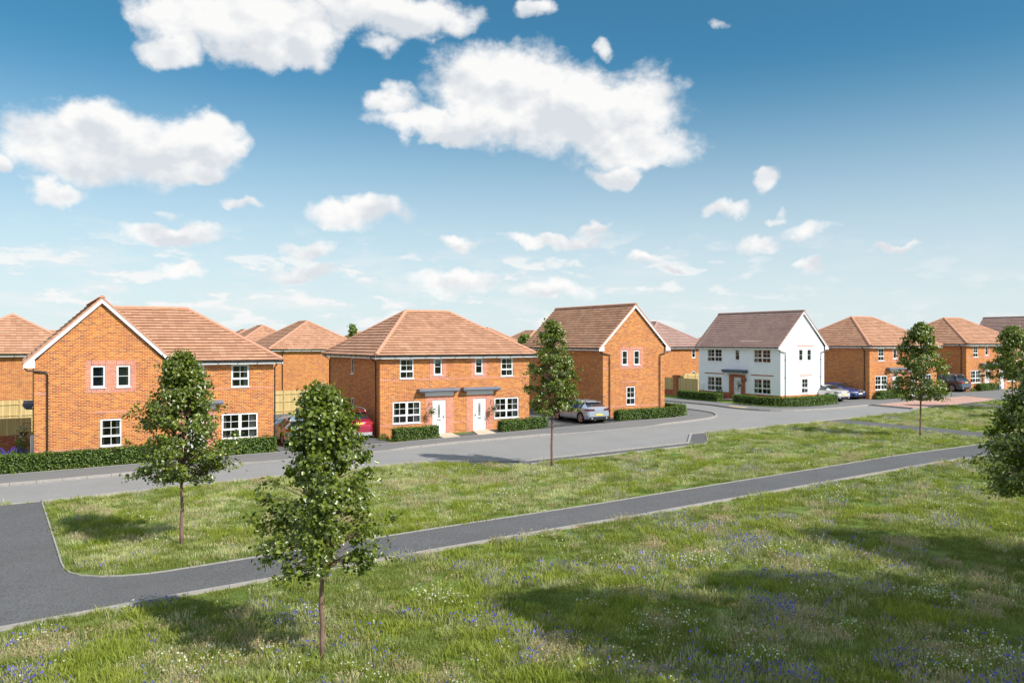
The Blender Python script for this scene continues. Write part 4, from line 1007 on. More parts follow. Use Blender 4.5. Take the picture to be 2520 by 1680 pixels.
def car(name, label, kind, x, y, rz, mat, rim='alloy', disc='trim', tail='tail', cat='car', z=None, detail=()):
    c = CARS[kind]; L, W, wr = c['L'], c['W'], c['wr']
    t = thing(name, label, cat, (x, y, gz(x) + .05 if z is None else z), rz, 'cars parked on the driveways')
    n = 118; xs = np.linspace(0, L, n)
    sm = lambda a: np.convolve(np.pad(a, 2, mode='edge'), [.1, .2, .4, .2, .1], 'valid')
    top = sm(np.interp(xs, *zip(*c['top']))); belt = np.interp(xs, *zip(*c['belt'])); belt = np.minimum(sm(belt), top - .03)
    hw = W * sm(np.interp(xs, [0, .06, .3, .9, L - 1.1, L - .4, L - .1, L], [.80, .90, .975, 1.0, 1.0, .95, .82, .68]))
    bot = np.interp(xs, [0, .12, .5, L - .5, L - .1, L], [.34, .27, .23, .22, .24, .30])
    gh = np.clip((top - belt - .06) / .30, 0, 1)
    tw = np.interp(xs, [0, .6, 1.6, 3.0, L], [.84, .90, 1.0, .96, .9]) * c['wt'] * gh + (1 - gh) * hw * .86
    rows = []
    low = [.0, .14, .28, .42, .56, .70, .84, .94]
    for i in range(n):
        h, b, T, B = hw[i], belt[i], top[i], bot[i]
        pts = [(0, B), (h * .80, B), (h * .95, B + .03)]
        for k in low: pts.append((h * (.975 + .03 * math.sin(math.pi * min(1, k * 1.15)) - .012 * (k > .5)), B + .07 + (b - B - .09) * k))
        pts.append((h * .955, b)); ww = tw[i]
        e = T - .10 * gh[i] - .02
        pts += [(h * .945 * .5 + ww * .5 + .015, (b + e) / 2), (ww, e), (ww * .93, T - .035 * gh[i] - .008), (ww * .62, T - .008), (0, T)]
        rows.append(pts)
    A = np.array(rows); mrow = A.shape[1]
    body = MB(); gl = {}; par = {}
    wc = .02 + wr
    def add(tgt, q):
        tgt.face(q, [(0, 0)] * 4)
    for s in (1, -1):
        P = np.empty((n, mrow, 3)); P[:, :, 0] = xs[:, None]; P[:, :, 1] = A[:, :, 0] * s; P[:, :, 2] = A[:, :, 1]
        Ra = wr + .055
        for wx in c['wx']:
            d = np.hypot(P[:, :, 0] - wx, P[:, :, 2] - wr); side = np.abs(P[:, :, 1]) > W * .6
            msk = side & (d > Ra * .86) & (d < Ra * 1.14)
            f = np.where(msk, Ra / np.maximum(d, .01), 1); P[:, :, 0] = wx + (P[:, :, 0] - wx) * f; P[:, :, 2] = wr + (P[:, :, 2] - wr) * f
        for i in range(n - 1):
            xm = (xs[i] + xs[i + 1]) / 2
            for j in range(mrow - 1):
                q = [P[i, j], P[i + 1, j], P[i + 1, j + 1], P[i, j + 1]]; ctr = sum(q) / 4
                if j >= 1 and abs(ctr[1]) > W * .55 and any(math.hypot(ctr[0] - wx, ctr[2] - wr) < Ra * .985 for wx in c['wx']): continue
                tg = body
                G0 = mrow - 6
                if j in (G0, G0 + 1) and gh[i] > .30:
                    for (a, b_) in c['sg']:
                        if a < xm < b_ and top[i] - belt[i] > .2: tg = gl.setdefault('side_window', {}).setdefault((s, a), MB())
                if j >= G0 + 2:
                    if c['ws'][0] < xm < c['ws'][1]: tg = gl.setdefault('windscreen', {}).setdefault(0, MB())
                    elif c['rw'][0] < xm < c['rw'][1]: tg = gl.setdefault('rear_window', {}).setdefault(0, MB())
                add(tg, q)
        for i, e in ((0, 0), (n - 1, 1)):
            body.face([tuple(P[i, j]) for j in range(mrow)], [(0, 0)] * mrow)
    def merged(mb, nm, mt, smooth=True):
        o = mb.build(nm, mt, t); b2 = bmesh.new(); b2.from_mesh(o.data); bmesh.ops.remove_doubles(b2, verts=b2.verts, dist=.0008)
        bmesh.ops.recalc_face_normals(b2, faces=b2.faces)
        for f in b2.faces: f.smooth = smooth
        for e in b2.edges:
            if len(e.link_faces) == 2 and e.calc_face_angle(0) > .75: e.smooth = False
        b2.to_mesh(o.data); b2.free(); return o
    bo = merged(body, 'body', M[mat])
    for nm, dct in gl.items():
        for mb in dct.values(): merged(mb, nm, M['cglass'])
    u = MB(); u.box((.25, -W * .78, .20), (L - .25, W * .78, .42)); u.build('underbody', M['trim'], t)
    lin = MB()
    for wx in c['wx']:
        for s in (1, -1):
            for k in range(14):
                a0, a1 = math.pi * k / 14 - .25, math.pi * (k + 1) / 14 - .1
                f = lambda a, yy: (wx + math.cos(a) * (wr + .06), yy, wr + math.sin(a) * (wr + .06))
                lin.face([f(a0, s * W * .99 * .96), f(a1, s * W * .99 * .96), f(a1, s * W * .62), f(a0, s * W * .62)])
            lin.face([(wx + math.cos(a) * (wr + .06), s * W * .62, wr + math.sin(a) * (wr + .06)) for a in [2 * math.pi * k / 20 for k in range(20)]])
    lin.build('wheel_arch', M['trim'], t)
    for wx in c['wx']:
        for s in (1, -1):
            ty = MB(); prof = [(wr * .72, .0), (wr * .96, .0), (wr, .03), (wr, .19), (wr * .96, .22), (wr * .7, .22)]; N = 30; yo = W * .985
            for k in range(N):
                a0, a1 = 2 * math.pi * k / N, 2 * math.pi * (k + 1) / N
                for (r0, o0), (r1, o1) in zip(prof, prof[1:]):
                    f = lambda r, o, a: (wx + math.cos(a) * r, s * (yo - o), wr + math.sin(a) * r)
                    ty.face([f(r0, o0, a0), f(r0, o0, a1), f(r1, o1, a1), f(r1, o1, a0)])
            ob = ty.build('wheel', M['tyre'], t, True)
            rm = MB()
            for k in range(N):
                a0, a1 = 2 * math.pi * k / N, 2 * math.pi * (k + 1) / N
                f = lambda r, o, a: (wx + math.cos(a) * r, s * (yo - o), wr + math.sin(a) * r)
                rm.face([f(wr * .75, .004, a0), f(wr * .75, .004, a1), f(wr * .66, .012, a1), f(wr * .66, .012, a0)])
                rm.face([f(wr * .66, .012, a0), f(wr * .66, .012, a1), f(wr * .64, .12, a1), f(wr * .64, .12, a0)])
            for k in range(5):
                for da in (-.13, .13):
                    a = 2 * math.pi * k / 5 + .3; b_ = a + da
                    f = lambda r, o, aa, w_: (wx + math.cos(aa) * r - math.sin(aa) * w_, s * (yo - o), wr + math.sin(aa) * r + math.cos(aa) * w_)
                    rm.face([f(wr * .12, .02, a + da * .5, -.022), f(wr * .67, .012, b_, -.02), f(wr * .67, .012, b_, .02), f(wr * .12, .02, a + da * .5, .022)])
            rm.face([(wx + math.cos(a) * wr * .15, s * (yo - .015), wr + math.sin(a) * wr * .15) for a in [2 * math.pi * k / 14 for k in range(14)]])
            rm.build('rim', M[rim], ob)
            dk = MB(); dk.face([(wx + math.cos(a) * wr * .68, s * (yo - .12), wr + math.sin(a) * wr * .68) for a in [2 * math.pi * k / 20 for k in range(20)]]); dk.build('brake_disc', M[disc], ob)
    # lamps, plates, bumpers follow the body surface
    hwf = lambda x_: float(np.interp(x_, xs, hw)); tf = lambda x_: float(np.interp(x_, xs, top))
    def skin(nm, mt, x0, x1, z0, z1, s, out=.012, rows_=6):
        """patch wrapped over the rear or front corner"""
        m = MB(); pr = None; xx = np.linspace(x0, x1, rows_)
        for q_ in xx:
            yv = s * (hwf(q_) * 1.0 + out); a = ((q_, yv, z0), (q_, yv, z1))
            if pr: m.face([pr[0], a[0], a[1], pr[1]])
            pr = a
        return m
    rear = -1
    zt = tf(.1) if kind != 'coupe' else .93
    for s in (1, -1):
        z0, z1 = (.80, .95) if kind in ('hatch', 'estate') else ((.86, 1.02) if kind == 'suv' else (.76, .86))
        m = skin('l', None, 0, .30, z0 + .02, z1, s)
        yo = hwf(0); m.face([(-.014, s * (yo + .01), z0 + .02), (-.014, s * yo * .48, z0 + .01), (-.014, s * yo * .48, z1 - .03), (-.014, s * (yo + .01), z1)])
        m.build('tail_light', M[tail], t)
        m = MB(); zz = (.60, .70) if kind != 'suv' else (.76, .88); k = L - .02
        pts = [(L - .50, 1), (L - .25, 1), (L - .10, 1), (L + .012, .92)]; pr = None
        for (q_, f_) in pts:
            yv = s * (hwf(min(q_, L)) * f_ + .012); a = ((q_, yv, zz[0]), (q_, yv, zz[1] - (0 if q_ > L - .3 else -.02)))
            if pr: m.face([pr[0], a[0], a[1], pr[1]])
            pr = a
        m.face([pr[0], (L + .012, s * W * .40, zz[0] + .02), (L + .012, s * W * .40, zz[1] - .01), pr[1]]); m.build('headlight', M['lamp'], t)
        m = MB(); xm_ = c['ws'][1] - .45; yb = s * (hwf(xm_) * .95); zb = float(np.interp(xm_, xs, belt)) + .03
        m.box((xm_ - .05, min(yb, yb + s * .2), zb), (xm_ + .10, max(yb, yb + s * .2), zb + .13)); o = m.build('mirror', M[mat], t)
        bv = o.modifiers.new('b', 'BEVEL'); bv.width = .04; bv.segments = 3
    yo = hwf(0)
    m = MB(); pz = .70 if kind in ('hatch', 'estate') else (.88 if kind == 'suv' else .56)
    if kind == 'hatch': pz = .50
    m.box((-.024, -.26, pz), (-.008, .26, pz + .115)); m.build('number_plate', M['yplate'], t)
    m = MB(); m.box((L + .006, -.26, .46), (L + .022, .26, .57)); m.build('number_plate', M['wplate'], t)
    # lower bumper skirts
    for (xa, xb, nm, mt) in ((-.025, .16, 'rear_bumper', 'satin' if kind == 'suv' and 'skid' in detail else 'trim'),):
        m = MB(); w_ = hwf(.02)
        m.box((xa, -w_ * .95, .26), (xb, w_ * .95, .44)); o = m.build(nm, M[mt], t); bv = o.modifiers.new('b', 'BEVEL'); bv.width = .05; bv.segments = 3
    if 'spoiler' in detail or kind in ('suv', 'hatch'):
        m = MB(); x0 = c['rw'][1]; m.box((x0 - .16, -c['wt'] * .88, tf(x0) - .01), (x0 + .12, c['wt'] * .88, tf(x0) + .03)); o = m.build('roof_spoiler', M[mat], t); bv = o.modifiers.new('b', 'BEVEL'); bv.width = .014; bv.segments = 2
    if 'rails' in detail:
        for s in (1, -1):
            m = MB(); m.tube([(q_, s * c['wt'] * .90, tf(q_) + (.045 if .75 < q_ < 2.6 else -.03)) for q_ in (.62, .8, 1.3, 1.9, 2.5, 2.75)], .02, 8); m.build('roof_rail', M['satin'], t, True)
    for s in (1, -1):
        m = MB(); m.tube([(-.035, s * W * .62, .33), (.05, s * W * .62, .33)], .055, 12); o = m.build('exhaust_tip', M['satin'], t, True)
    for (a, b_) in c['sg'][-2:]:
        for s in (1, -1):
            m = MB(); zz = float(np.interp(a + .12, xs, belt)) - .13; y_ = s * (hwf(a + .1) * 1.0); m.box((a + .02, min(y_, y_ + s * .025), zz), (a + .2, max(y_, y_ + s * .025), zz + .03)); m.build('door_handle', M[mat], t)
    # door shut lines: thin dark strips laid on the flank
    for xl in ([c['sg'][-1][0] - .04, c['sg'][-1][1] + .10] + ([c['sg'][-2][0] + .0] if len(c['sg']) > 2 else [])):
        for s in (1, -1):
            m = MB(); i = int(xl / L * (n - 1)); q0 = [(xs[i], A[i, j, 0] * s * 1.004 + s * .002, A[i, j, 1]) for j in range(3, mrow - 6)]
            for p_, q_ in zip(q0, q0[1:]): m.face([p_, q_, (q_[0] + .012, q_[1], q_[2]), (p_[0] + .012, p_[1], p_[2])])
            m.build('shut_line', M['trim'], t)
    if 'grille' in detail:
        for s in (1, -1):
            m = MB(); m.box((L - .03, s * .03 if s > 0 else -.30, .60), (L + .03, .30 if s > 0 else -.03, .80)); o = m.build('grille', M['trim'], t); bv = o.modifiers.new('b', 'BEVEL'); bv.width = .03; bv.segments = 3
            m = MB()
            for (a, b_, z0, z1) in ((.02, .31, .795, .815), (.02, .31, .585, .605), (.02, .04, .6, .8), (.29, .31, .6, .8)): m.box((L - .02, min(s * a, s * b_), z0), (L + .036, max(s * a, s * b_), z1))
            m.build('grille_surround', M['satin'], o)
        m = MB(); m.box((L - .10, -.5, .30), (L + .02, .5, .43)); m.build('air_intake', M['trim'], t)
        for s in (1, -1):
            m = MB(); m.box((L - .28, min(s * .55, s * .78), .32), (L - .02, max(s * .55, s * .78), .50)); m.build('air_intake', M['trim'], t)
    return t
car('parked_car', 'red SUV with roof rails parked tail outwards left of the middle semi', 'suv', 16.02, 43.62, R(90), 'p_red', detail=('rails', 'skid'))
car('parked_car', 'silver estate car parked tail outwards against the leftmost house, half hidden by a tree', 'estate', 12.72, 42.95, R(90), 'p_silver', detail=('rails',))
car('parked_car', 'pale blue-silver hatchback with red-trimmed wheels beside the gabled brick house', 'hatch', 31.38, 41.92, R(90), 'p_ice', rim='alloy', disc='alloyred', tail='taildark')
car('parked_car', 'pale silver coupe showing its tail behind the hedge of the white house', 'coupe', 59.72, 45.3, R(90), 'p_white', tail='taildark')
car('parked_car', 'blue saloon facing the road beside the silver coupe', 'coupe', 63.28, 46.35 + 4.69, R(-90), 'p_blue', detail=('grille',))
car('parked_car', 'dark grey SUV parked tail outwards beside the farthest semi', 'suv', 79.68, 46.45, R(90), 'p_grey', detail=('rails',))

# ------------------------------------------------------------------ trees
def tree(label, x, y, H, h0, r, seed, nclump=150, per=48, leaf=.105, fork=None, mat='leaf', low=.42, cr_=.165, tr=.055, group='young street trees', vis=True, name='street_tree'):
    t = thing(name, label, 'tree', (x, y, gz(x)), 0, group)
    rs = np.random.default_rng(seed); rd = random.Random(seed)
    fork = fork or h0 + .05
    wood = MB(); sway = [(rd.uniform(-.018, .018), rd.uniform(-.018, .018)) for _ in range(8)]
    tp = [(sway[k][0] * k / 3, sway[k][1] * k / 3, -.05 + (fork + .05) * k / 5) for k in range(6)]
    wood.tube(tp, tr * 1.0, 10, r2=tr * .8)
    b = Vector(tp[-1]); mains = []
    for k in range(3 if fork < H * .42 else 2):
        a = rd.uniform(0, 6.28) if k == 0 else a + 2.1 + rd.uniform(-.4, .4)
        pts = [b]; q = b.copy(); Hh = H - h0; m = 8
        spread = r * (.10 if k == 0 else rd.uniform(.30, .45))
        for i in range(1, m + 1):
            f = i / m; rr = spread * math.sin(min(1, f * 1.3) * 1.5) * (1 - .45 * f)
            top_ = (H * .985 if k == 0 else H * rd.uniform(.78, .9))
            q = Vector((b.x + math.cos(a) * rr + rd.uniform(-.05, .05), b.y + math.sin(a) * rr + rd.uniform(-.05, .05), fork + (top_ - fork) * f)); pts.append(q)
        wood.tube(pts, tr * (.72 if k == 0 else .6), 7, r2=.008); mains.append(pts)
    # clumps: centres in an uneven egg
    holes = [(rd.uniform(0, 6.28), rd.uniform(.12, .8), rd.uniform(.35, .6), rd.uniform(.05, .10)) for _ in range(5)]
    P = []; Nn = []; lobes = [(rd.uniform(0, 6.28), rd.uniform(.1, .95), rd.uniform(-.42, .22)) for _ in range(16)]
    for c in range(nclump):
        f = rs.random() ** .85; zc = h0 + (H - h0) * f
        prof = (math.sin(math.pi * min(1, (f * .94 + .06)) ** .75)) ** .62 if f < .97 else .12
        prof = np.interp(f, [0, .07, .2, low, .62, .76, .9, 1], [.70, .94, 1.0, 1.0, .82, .60, .42, .12])
        a = rs.uniform(0, 6.28); rad = r * prof * (rs.random() ** .42)
        for (la, lf, ls) in lobes:
            da = abs((a - la + math.pi) % (2 * math.pi) - math.pi)
            rad *= 1 + ls * math.exp(-(da / .55) ** 2 - ((f - lf) / .14) ** 2)
        if c % 9 == 0 and f < .7: rad = r * prof * rs.uniform(1.08, 1.30)
        elif any(abs((a - ha + math.pi) % (2 * math.pi) - math.pi) < hw_ and abs(f - hf) < hh_ and rad > r * prof * .35 for (ha, hf, hw_, hh_) in holes): continue
        C = Vector((b.x * .5 + math.cos(a) * rad, b.y * .5 + math.sin(a) * rad, zc - rad * .10))
        mi = min(mains, key=lambda p: min((C - q).length for q in p)); src = min(mi, key=lambda q: (C - q).length + max(0, q.z - C.z + .25) * 3)
        mid = src.lerp(C, .5) + Vector((0, 0, .06)); wood.tube([src, mid, C], .013, 4, r2=.003, cap=False)
        k = int(per * rs.uniform(.4, 1.5) * (.6 if c % 9 == 0 else 1)); cr = cr_ * (r / 1.2) * rs.uniform(.6, 1.5)
        o = rs.normal(size=(k, 3)) * np.array([cr, cr, cr * .62]) * .62; P.append(np.array(C) + o)
        out = np.array([math.cos(a), math.sin(a), .9]); Nn.append(out + rs.normal(size=(k, 3)) * .75)
    wood.build('trunk', M['bark'], t, True)
    leaves_mesh('crown', np.concatenate(P), leaf, M[mat], t, nrm=np.concatenate(Nn), fold=.3)
    return t
tree('nearest young tree, its crown in front of the red car', 4.57, 14.33, 4.84, 1.62, 1.03, 3, 360, 50, .070, 1.62, low=.30, tr=.047)
tree('young tree on the verge in front of the leftmost house', 3.75, 24.29, 5.30, 1.85, 1.22, 8, 330, 48, .080, 1.75, low=.28, tr=.052)
tree('young tree between the middle semi and the silver hatchback', 19.90, 30.04, 6.35, 2.40, 1.08, 21, 310, 46, .086, 2.3, low=.45)
tree('young tree beside the narrow cross path on the right verge', 41.89, 26.96, 6.15, 2.1, 1.30, 34, 310, 46, .096, 1.95, low=.40)
tree('farther young tree at the right edge behind the big dark crown', 64.2, 33.9, 6.2, 2.45, 1.75, 55, 280, 50, .125, 2.4, low=.4)
tree('dark leafy tree cut off by the right edge, nearest on that side', 21.62, 10.5, 5.05, 1.75, 1.46, 77, 360, 66, .075, 1.5, low=.30)
tree('young tree beyond the right edge of the photo', 59.5, 26.6, 6.2, 2.2, 1.3, 66, 130, 40, .14, 2.2)
for i, (x, y, H, h0, r, lb) in enumerate(((15.9, .4, 13.6, 8.4, 2.3, 'tallest tree right of the viewpoint, shading the near meadow'), (16.9, -2.4, 13.2, 8.2, 2.2, 'tall tree behind the viewpoint, shading the bottom of the meadow'),
        (20.6, -.8, 13.4, 8.2, 2.3, 'tall tree shading the lower right meadow'), (25.5, .3, 12.6, 7.8, 2.2, 'tall tree beyond the lower right corner'), (21.0, -4.4, 13.0, 8.2, 2.4, 'tall tree farthest behind the viewpoint on the right'))):
    tree(lb, x, y, H, h0, r, 90 + i, 140, 95, .24, h0, cr_=.24, tr=.16, group='tall trees beyond the lower right corner', name='shade_tree')
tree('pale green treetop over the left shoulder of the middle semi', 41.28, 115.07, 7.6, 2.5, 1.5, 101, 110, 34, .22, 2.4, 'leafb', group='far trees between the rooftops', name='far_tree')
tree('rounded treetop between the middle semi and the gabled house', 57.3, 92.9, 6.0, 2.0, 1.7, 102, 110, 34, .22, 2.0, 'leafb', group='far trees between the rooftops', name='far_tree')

# ------------------------------------------------------------------ grass
def tuft(name, nb, rad, h, wid, lean, blade, head=None, nh=0, hs=.02, seed=0):
    rs = np.random.default_rng(seed); V = []; F = []; mi = []
    def blade_(x, y, hh, ww, dx, dy, slot):
        i = len(V); a = rs.uniform(0, 6.28); cx, sx = math.cos(a) * ww / 2, math.sin(a) * ww / 2
        V.extend([(x - cx, y - sx, 0), (x + cx, y + sx, 0), (x + dx * .35 + cx * .8, y + dy * .35 + sx * .8, hh * .6), (x + dx * .35 - cx * .8, y + dy * .35 - sx * .8, hh * .6), (x + dx + cx * .15, y + dy + sx * .15, hh), (x + dx - cx * .15, y + dy - sx * .15, hh)])
        F.extend([(i, i + 1, i + 2, i + 3), (i + 3, i + 2, i + 4, i + 5)]); mi.extend([slot, slot])
    for k in range(nb):
        a, q = rs.uniform(0, 6.28), rad * rs.random() ** .5; x, y = math.cos(a) * q, math.sin(a) * q
        hh = h * rs.uniform(.55, 1.15) * (1 - .35 * (q / rad) ** 2); l = lean * hh * rs.uniform(.2, 1.2); b = a + rs.normal() * .9
        dx, dy = math.cos(b) * l, math.sin(b) * l
        blade_(x, y, hh, wid * rs.uniform(.7, 1.3), dx, dy, 0)
        if head and k < nh:
            i = len(V); p = np.array([x + dx, y + dy, hh * 1.02])
            u = rs.normal(size=3); u /= np.linalg.norm(u); v = np.cross(u, rs.normal(size=3)); v /= np.linalg.norm(v); s = hs * rs.uniform(.7, 1.3)
            V.extend([tuple(p - u * s), tuple(p - v * s), tuple(p + u * s), tuple(p + v * s)]); F.append((i, i + 1, i + 2, i + 3)); mi.append(1)
    me = bpy.data.meshes.new(name); me.from_pydata(V, [], F); me.materials.append(M[blade])
    if head: me.materials.append(M[head]); me.polygons.foreach_set('material_index', mi)
    me.update(); return bpy.data.objects.new(name, me)
KIND = {
 'lawn': [tuft('grass_tuft', 76, .20, .062, .011, .5, 'g_lawn', seed=k) for k in range(3)],
 'long': [tuft('grass_tuft', 60, .20, .165, .013, .75, 'g_long', seed=10 + k) for k in range(3)],
 'sun': [tuft('grass_tuft', 60, .20, .11, .010, .6, 'g_sun', seed=70 + k) for k in range(3)],
 'pale': [tuft('grass_tuft', 56, .20, .15, .010, .6, 'g_pale', 'f_white', 6, .011, seed=20 + k) for k in range(3)],
 'green': [tuft('grass_tuft', 62, .20, .115, .012, .7, 'g_lawn', seed=60 + k) for k in range(2)],
 'tan': [tuft('grass_tuft', 46, .20, .14, .009, .6, 'g_tan', 'f_rust', 12, .013, seed=30 + k) for k in range(3)],
 'white': [tuft('flower_tuft', 54, .19, .19, .010, .6, 'g_long', 'f_white', 14, .016, seed=40 + k) for k in range(2)],
 'blue': [tuft('flower_tuft', 52, .20, .19, .009, .6, 'g_pale', 'f_blue', 8, .018, seed=50 + k) for k in range(3)]}
def inside(P, poly):
    x, y = P[:, 0], P[:, 1]; r = np.zeros(len(P), bool); q = poly
    for (x0, y0), (x1, y1) in zip(q, q[1:] + q[:1]):
        c = ((y0 > y) != (y1 > y)); 
        with np.errstate(divide='ignore', invalid='ignore'): xi = (x1 - x0) * (y - y0) / (y1 - y0 + 1e-12) + x0
        r ^= c & (x < xi)
    return r
def dist_line(P, line):
    d = np.full(len(P), 1e9)
    for a, b in zip(line, line[1:]):
        a, b = np.array(a), np.array(b); ab = b - a; t_ = np.clip(((P - a) @ ab) / (ab @ ab), 0, 1); d = np.minimum(d, np.linalg.norm(P - a - t_[:, None] * ab, axis=1))
    return d
th = R(59.26); Vv = np.array([math.cos(th), math.sin(th)]); Rv = np.array([math.sin(th), -math.cos(th)])
pts = []
for z0, z1, dens in ((4, 11.5, 14), (11.5, 18, 34), (18, 26, 26), (26, 38, 17), (38, 60, 10), (60, 85, 5)):
    lw = 1.5 if z1 < 12 else .82; area = (z1 ** 2 - z0 ** 2) * lw; n_ = int(area * dens)
    Z = np.sqrt(rng.uniform(z0 ** 2, z1 ** 2, n_)); q = rng.uniform(-lw, lw, n_) * Z; pts.append(np.outer(Z, Vv) + np.outer(q, Rv))
PT = np.concatenate(pts)
ok = PT[:, 1] < 41.5
for poly in (ROADP, PATHP, P2, P3, BLOCK, MARG, FARK + PBACK[::-1], [(-60, 36), (200, 36), (200, 60), (-60, 60)][:0] or [(0, 0), (0, .01), (.01, 0)]): ok &= ~inside(PT, [tuple(p) for p in poly])
ok &= ~((PT[:, 1] > 37.3) & (PT[:, 0] < 60)); ok &= ~((PT[:, 0] > 70) & (PT[:, 1] > 39.0))
PT = PT[ok]
dedge = np.minimum(dist_line(PT, PUP), dist_line(PT, PLO)); dk = np.minimum(dist_line(PT, NEAR), dist_line(PT, MARG))
keep = (dist_line(PT, PUP) > .10) & (dist_line(PT, PLO) > .12) & (dk > .16); PT, dedge, dk = PT[keep], dedge[keep], dk[keep]
fbm = lambda p, s, o: mnoise.fractal(Vector((p[0] * s + o, p[1] * s - o, o * .37)), .8, 2.1, 4)
names = list(KIND); idx = {k: [] for k in names}
near_side = PT[:, 1] < 21.3
WN = dict(lawn=.36, green=.30, long=.09, sun=.03, pale=.10, tan=.06, white=.016, blue=.034); WV = dict(lawn=.18, green=.15, long=.10, sun=.42, pale=.17, tan=.05, white=.006, blue=.008)
for i, p in enumerate(PT):
    ns = near_side[i]; W_ = dict(WN if ns else WV); m_ = fbm(p, .30, 3.3)
    lawn = 0.0
    if dedge[i] < (.9 if not ns else .4): lawn += .6
    if not ns and p[0] < 10: lawn += .42 * min(1, (10 - p[0]) / 4)
    mead = min(1, max(0, (m_ + (.30 if ns else .42) - lawn) * 2.2))
    sc_ = []
    for j, k in enumerate(names):
        q = W_[k] * math.exp((3.4 if k in ('blue', 'white', 'long', 'tan') else 1.4) * (fbm(p, .45 + .04 * j, 11.0 + 9 * j) * 2.2))
        if k != 'lawn': q *= (.10 + .9 * mead) if k != 'green' else (.35 + .65 * mead)
        else: q *= 1.6 - .8 * mead
        sc_.append(q)
    idx[random.choices(names, sc_)[0]].append(i)
def scatter(name, label, cat, ids, protos, smin, smax):
    P = PT[ids]; n = len(P); z = np.interp(P[:, 0], BX, BZ)
    me = bpy.data.meshes.new(name); me.vertices.add(n); me.vertices.foreach_set('co', np.column_stack([P, z]).astype(np.float32).ravel())
    o = bpy.data.objects.new(name, me); COL.objects.link(o); tag(o, label, cat, None, 'stuff')
    r = me.attributes.new('rot', 'FLOAT_VECTOR', 'POINT'); rv = np.zeros((n, 3), np.float32); rv[:, 2] = rng.uniform(0, 6.28, n); rv[:, :2] = rng.normal(size=(n, 2)) * .08; r.data.foreach_set('vector', rv.ravel())
    s = me.attributes.new('scl', 'FLOAT', 'POINT'); s.data.foreach_set('value', rng.uniform(smin, smax, n).astype(np.float32))
    pc = bpy.data.collections.new(name + '_kinds')
    for q in protos: pc.objects.link(q)
    ng = bpy.data.node_groups.new(name, 'GeometryNodeTree'); ng.interface.new_socket('Geometry', in_out='INPUT', socket_type='NodeSocketGeometry'); ng.interface.new_socket('Geometry', in_out='OUTPUT', socket_type='NodeSocketGeometry')
    N = ng.nodes; i_ = N.new('NodeGroupInput'); o_ = N.new('NodeGroupOutput'); ip = N.new('GeometryNodeInstanceOnPoints'); ci = N.new('GeometryNodeCollectionInfo')
    ci.inputs['Collection'].default_value = pc; ci.inputs['Separate Children'].default_value = True; ci.inputs['Reset Children'].default_value = True; ip.inputs['Pick Instance'].default_value = True
    a = N.new('GeometryNodeInputNamedAttribute'); a.data_type = 'FLOAT_VECTOR'; a.inputs[0].default_value = 'rot'
    b = N.new('GeometryNodeInputNamedAttribute'); b.data_type = 'FLOAT'; b.inputs[0].default_value = 'scl'
    ng.links.new(i_.outputs[0], ip.inputs['Points']); ng.links.new(ci.outputs[0], ip.inputs['Instance']); ng.links.new(a.outputs[0], ip.inputs['Rotation']); ng.links.new(b.outputs[0], ip.inputs['Scale']); ng.links.new(ip.outputs[0], o_.inputs[0])
    md = o.modifiers.new('scatter', 'NODES'); md.node_group = ng
    return o
for k, lb, cat in (('lawn', 'short mown grass of the verges', 'grass'), ('green', 'mid-length green grass on the verges', 'grass'), ('long', 'bright green long grass clumps', 'grass'), ('pale', 'pale seeding meadow grass', 'grass'), ('sun', 'light yellow-green grass of the middle verge', 'grass'), ('tan', 'tan and rust seedheads in the meadow', 'grass'), ('white', 'white wildflowers in the meadow', 'wildflowers'), ('blue', 'blue wildflowers in the meadow', 'wildflowers')):
    scatter({'lawn': 'lawn_grass', 'green': 'meadow_grass', 'long': 'long_grass', 'pale': 'pale_grass', 'sun': 'verge_grass', 'tan': 'dry_grass', 'white': 'white_wildflowers', 'blue': 'blue_wildflowers'}[k], lb, cat, np.array(idx[k]), KIND[k], .8, 1.35)
print('tufts', len(PT), {k: len(v) for k, v in idx.items()})

CG = 7.7
# ------------------------------------------------------------------ camera, light, sky
TH = R(59.26)
cd = bpy.data.cameras.new('camera'); cam = bpy.data.objects.new('camera', cd); COL.objects.link(cam)
cam.location = (0, 0, 5.54); cam.rotation_euler = (R(90), 0, TH - R(90)); cd.sensor_width = 36; cd.lens = 28.8; cd.clip_end = 9000; cd.clip_start = .1
sc.camera = cam
sd = Vector((1.35, -3.01)).normalized(); EL = R(41)
sun = bpy.data.lights.new('sun', 'SUN'); sun.energy = 4.4; sun.angle = R(.55); sun.color = (1, .95, .88)
so = bpy.data.objects.new('sun', sun); COL.objects.link(so); so.rotation_euler = Vector((sd.x * math.cos(EL), sd.y * math.cos(EL), math.sin(EL))).to_track_quat('Z', 'Y').to_euler()
so.location = (30, -40, 60)

w = bpy.data.worlds.new('World'); sc.world = w; w.use_nodes = True; nt = w.node_tree; nt.nodes.clear(); g = NG(nt)
out = nt.nodes.new('ShaderNodeOutputWorld'); bg = nt.nodes.new('ShaderNodeBackground'); nt.links.new(bg.outputs[0], out.inputs[0])
sky = nt.nodes.new('ShaderNodeTexSky'); sky.sky_type = 'NISHITA'; sky.sun_disc = False; sky.sun_elevation = EL
sky.sun_rotation = math.atan2(sd.x, sd.y); sky.altitude = 0; sky.air_density = 1.0; sky.dust_density = .35; sky.ozone_density = 1.6
dirv = g.new('ShaderNodeTexCoord').outputs['Generated']
x, y, z = g.sep(g.vec('NORMALIZE', dirv))
vx, vy = math.cos(TH), math.sin(TH)
fwd = g.math('ADD', g.math('MULTIPLY', x, vx), g.math('MULTIPLY', y, vy)); rgt = g.math('SUBTRACT', g.math('MULTIPLY', x, vy), g.math('MULTIPLY', y, vx))
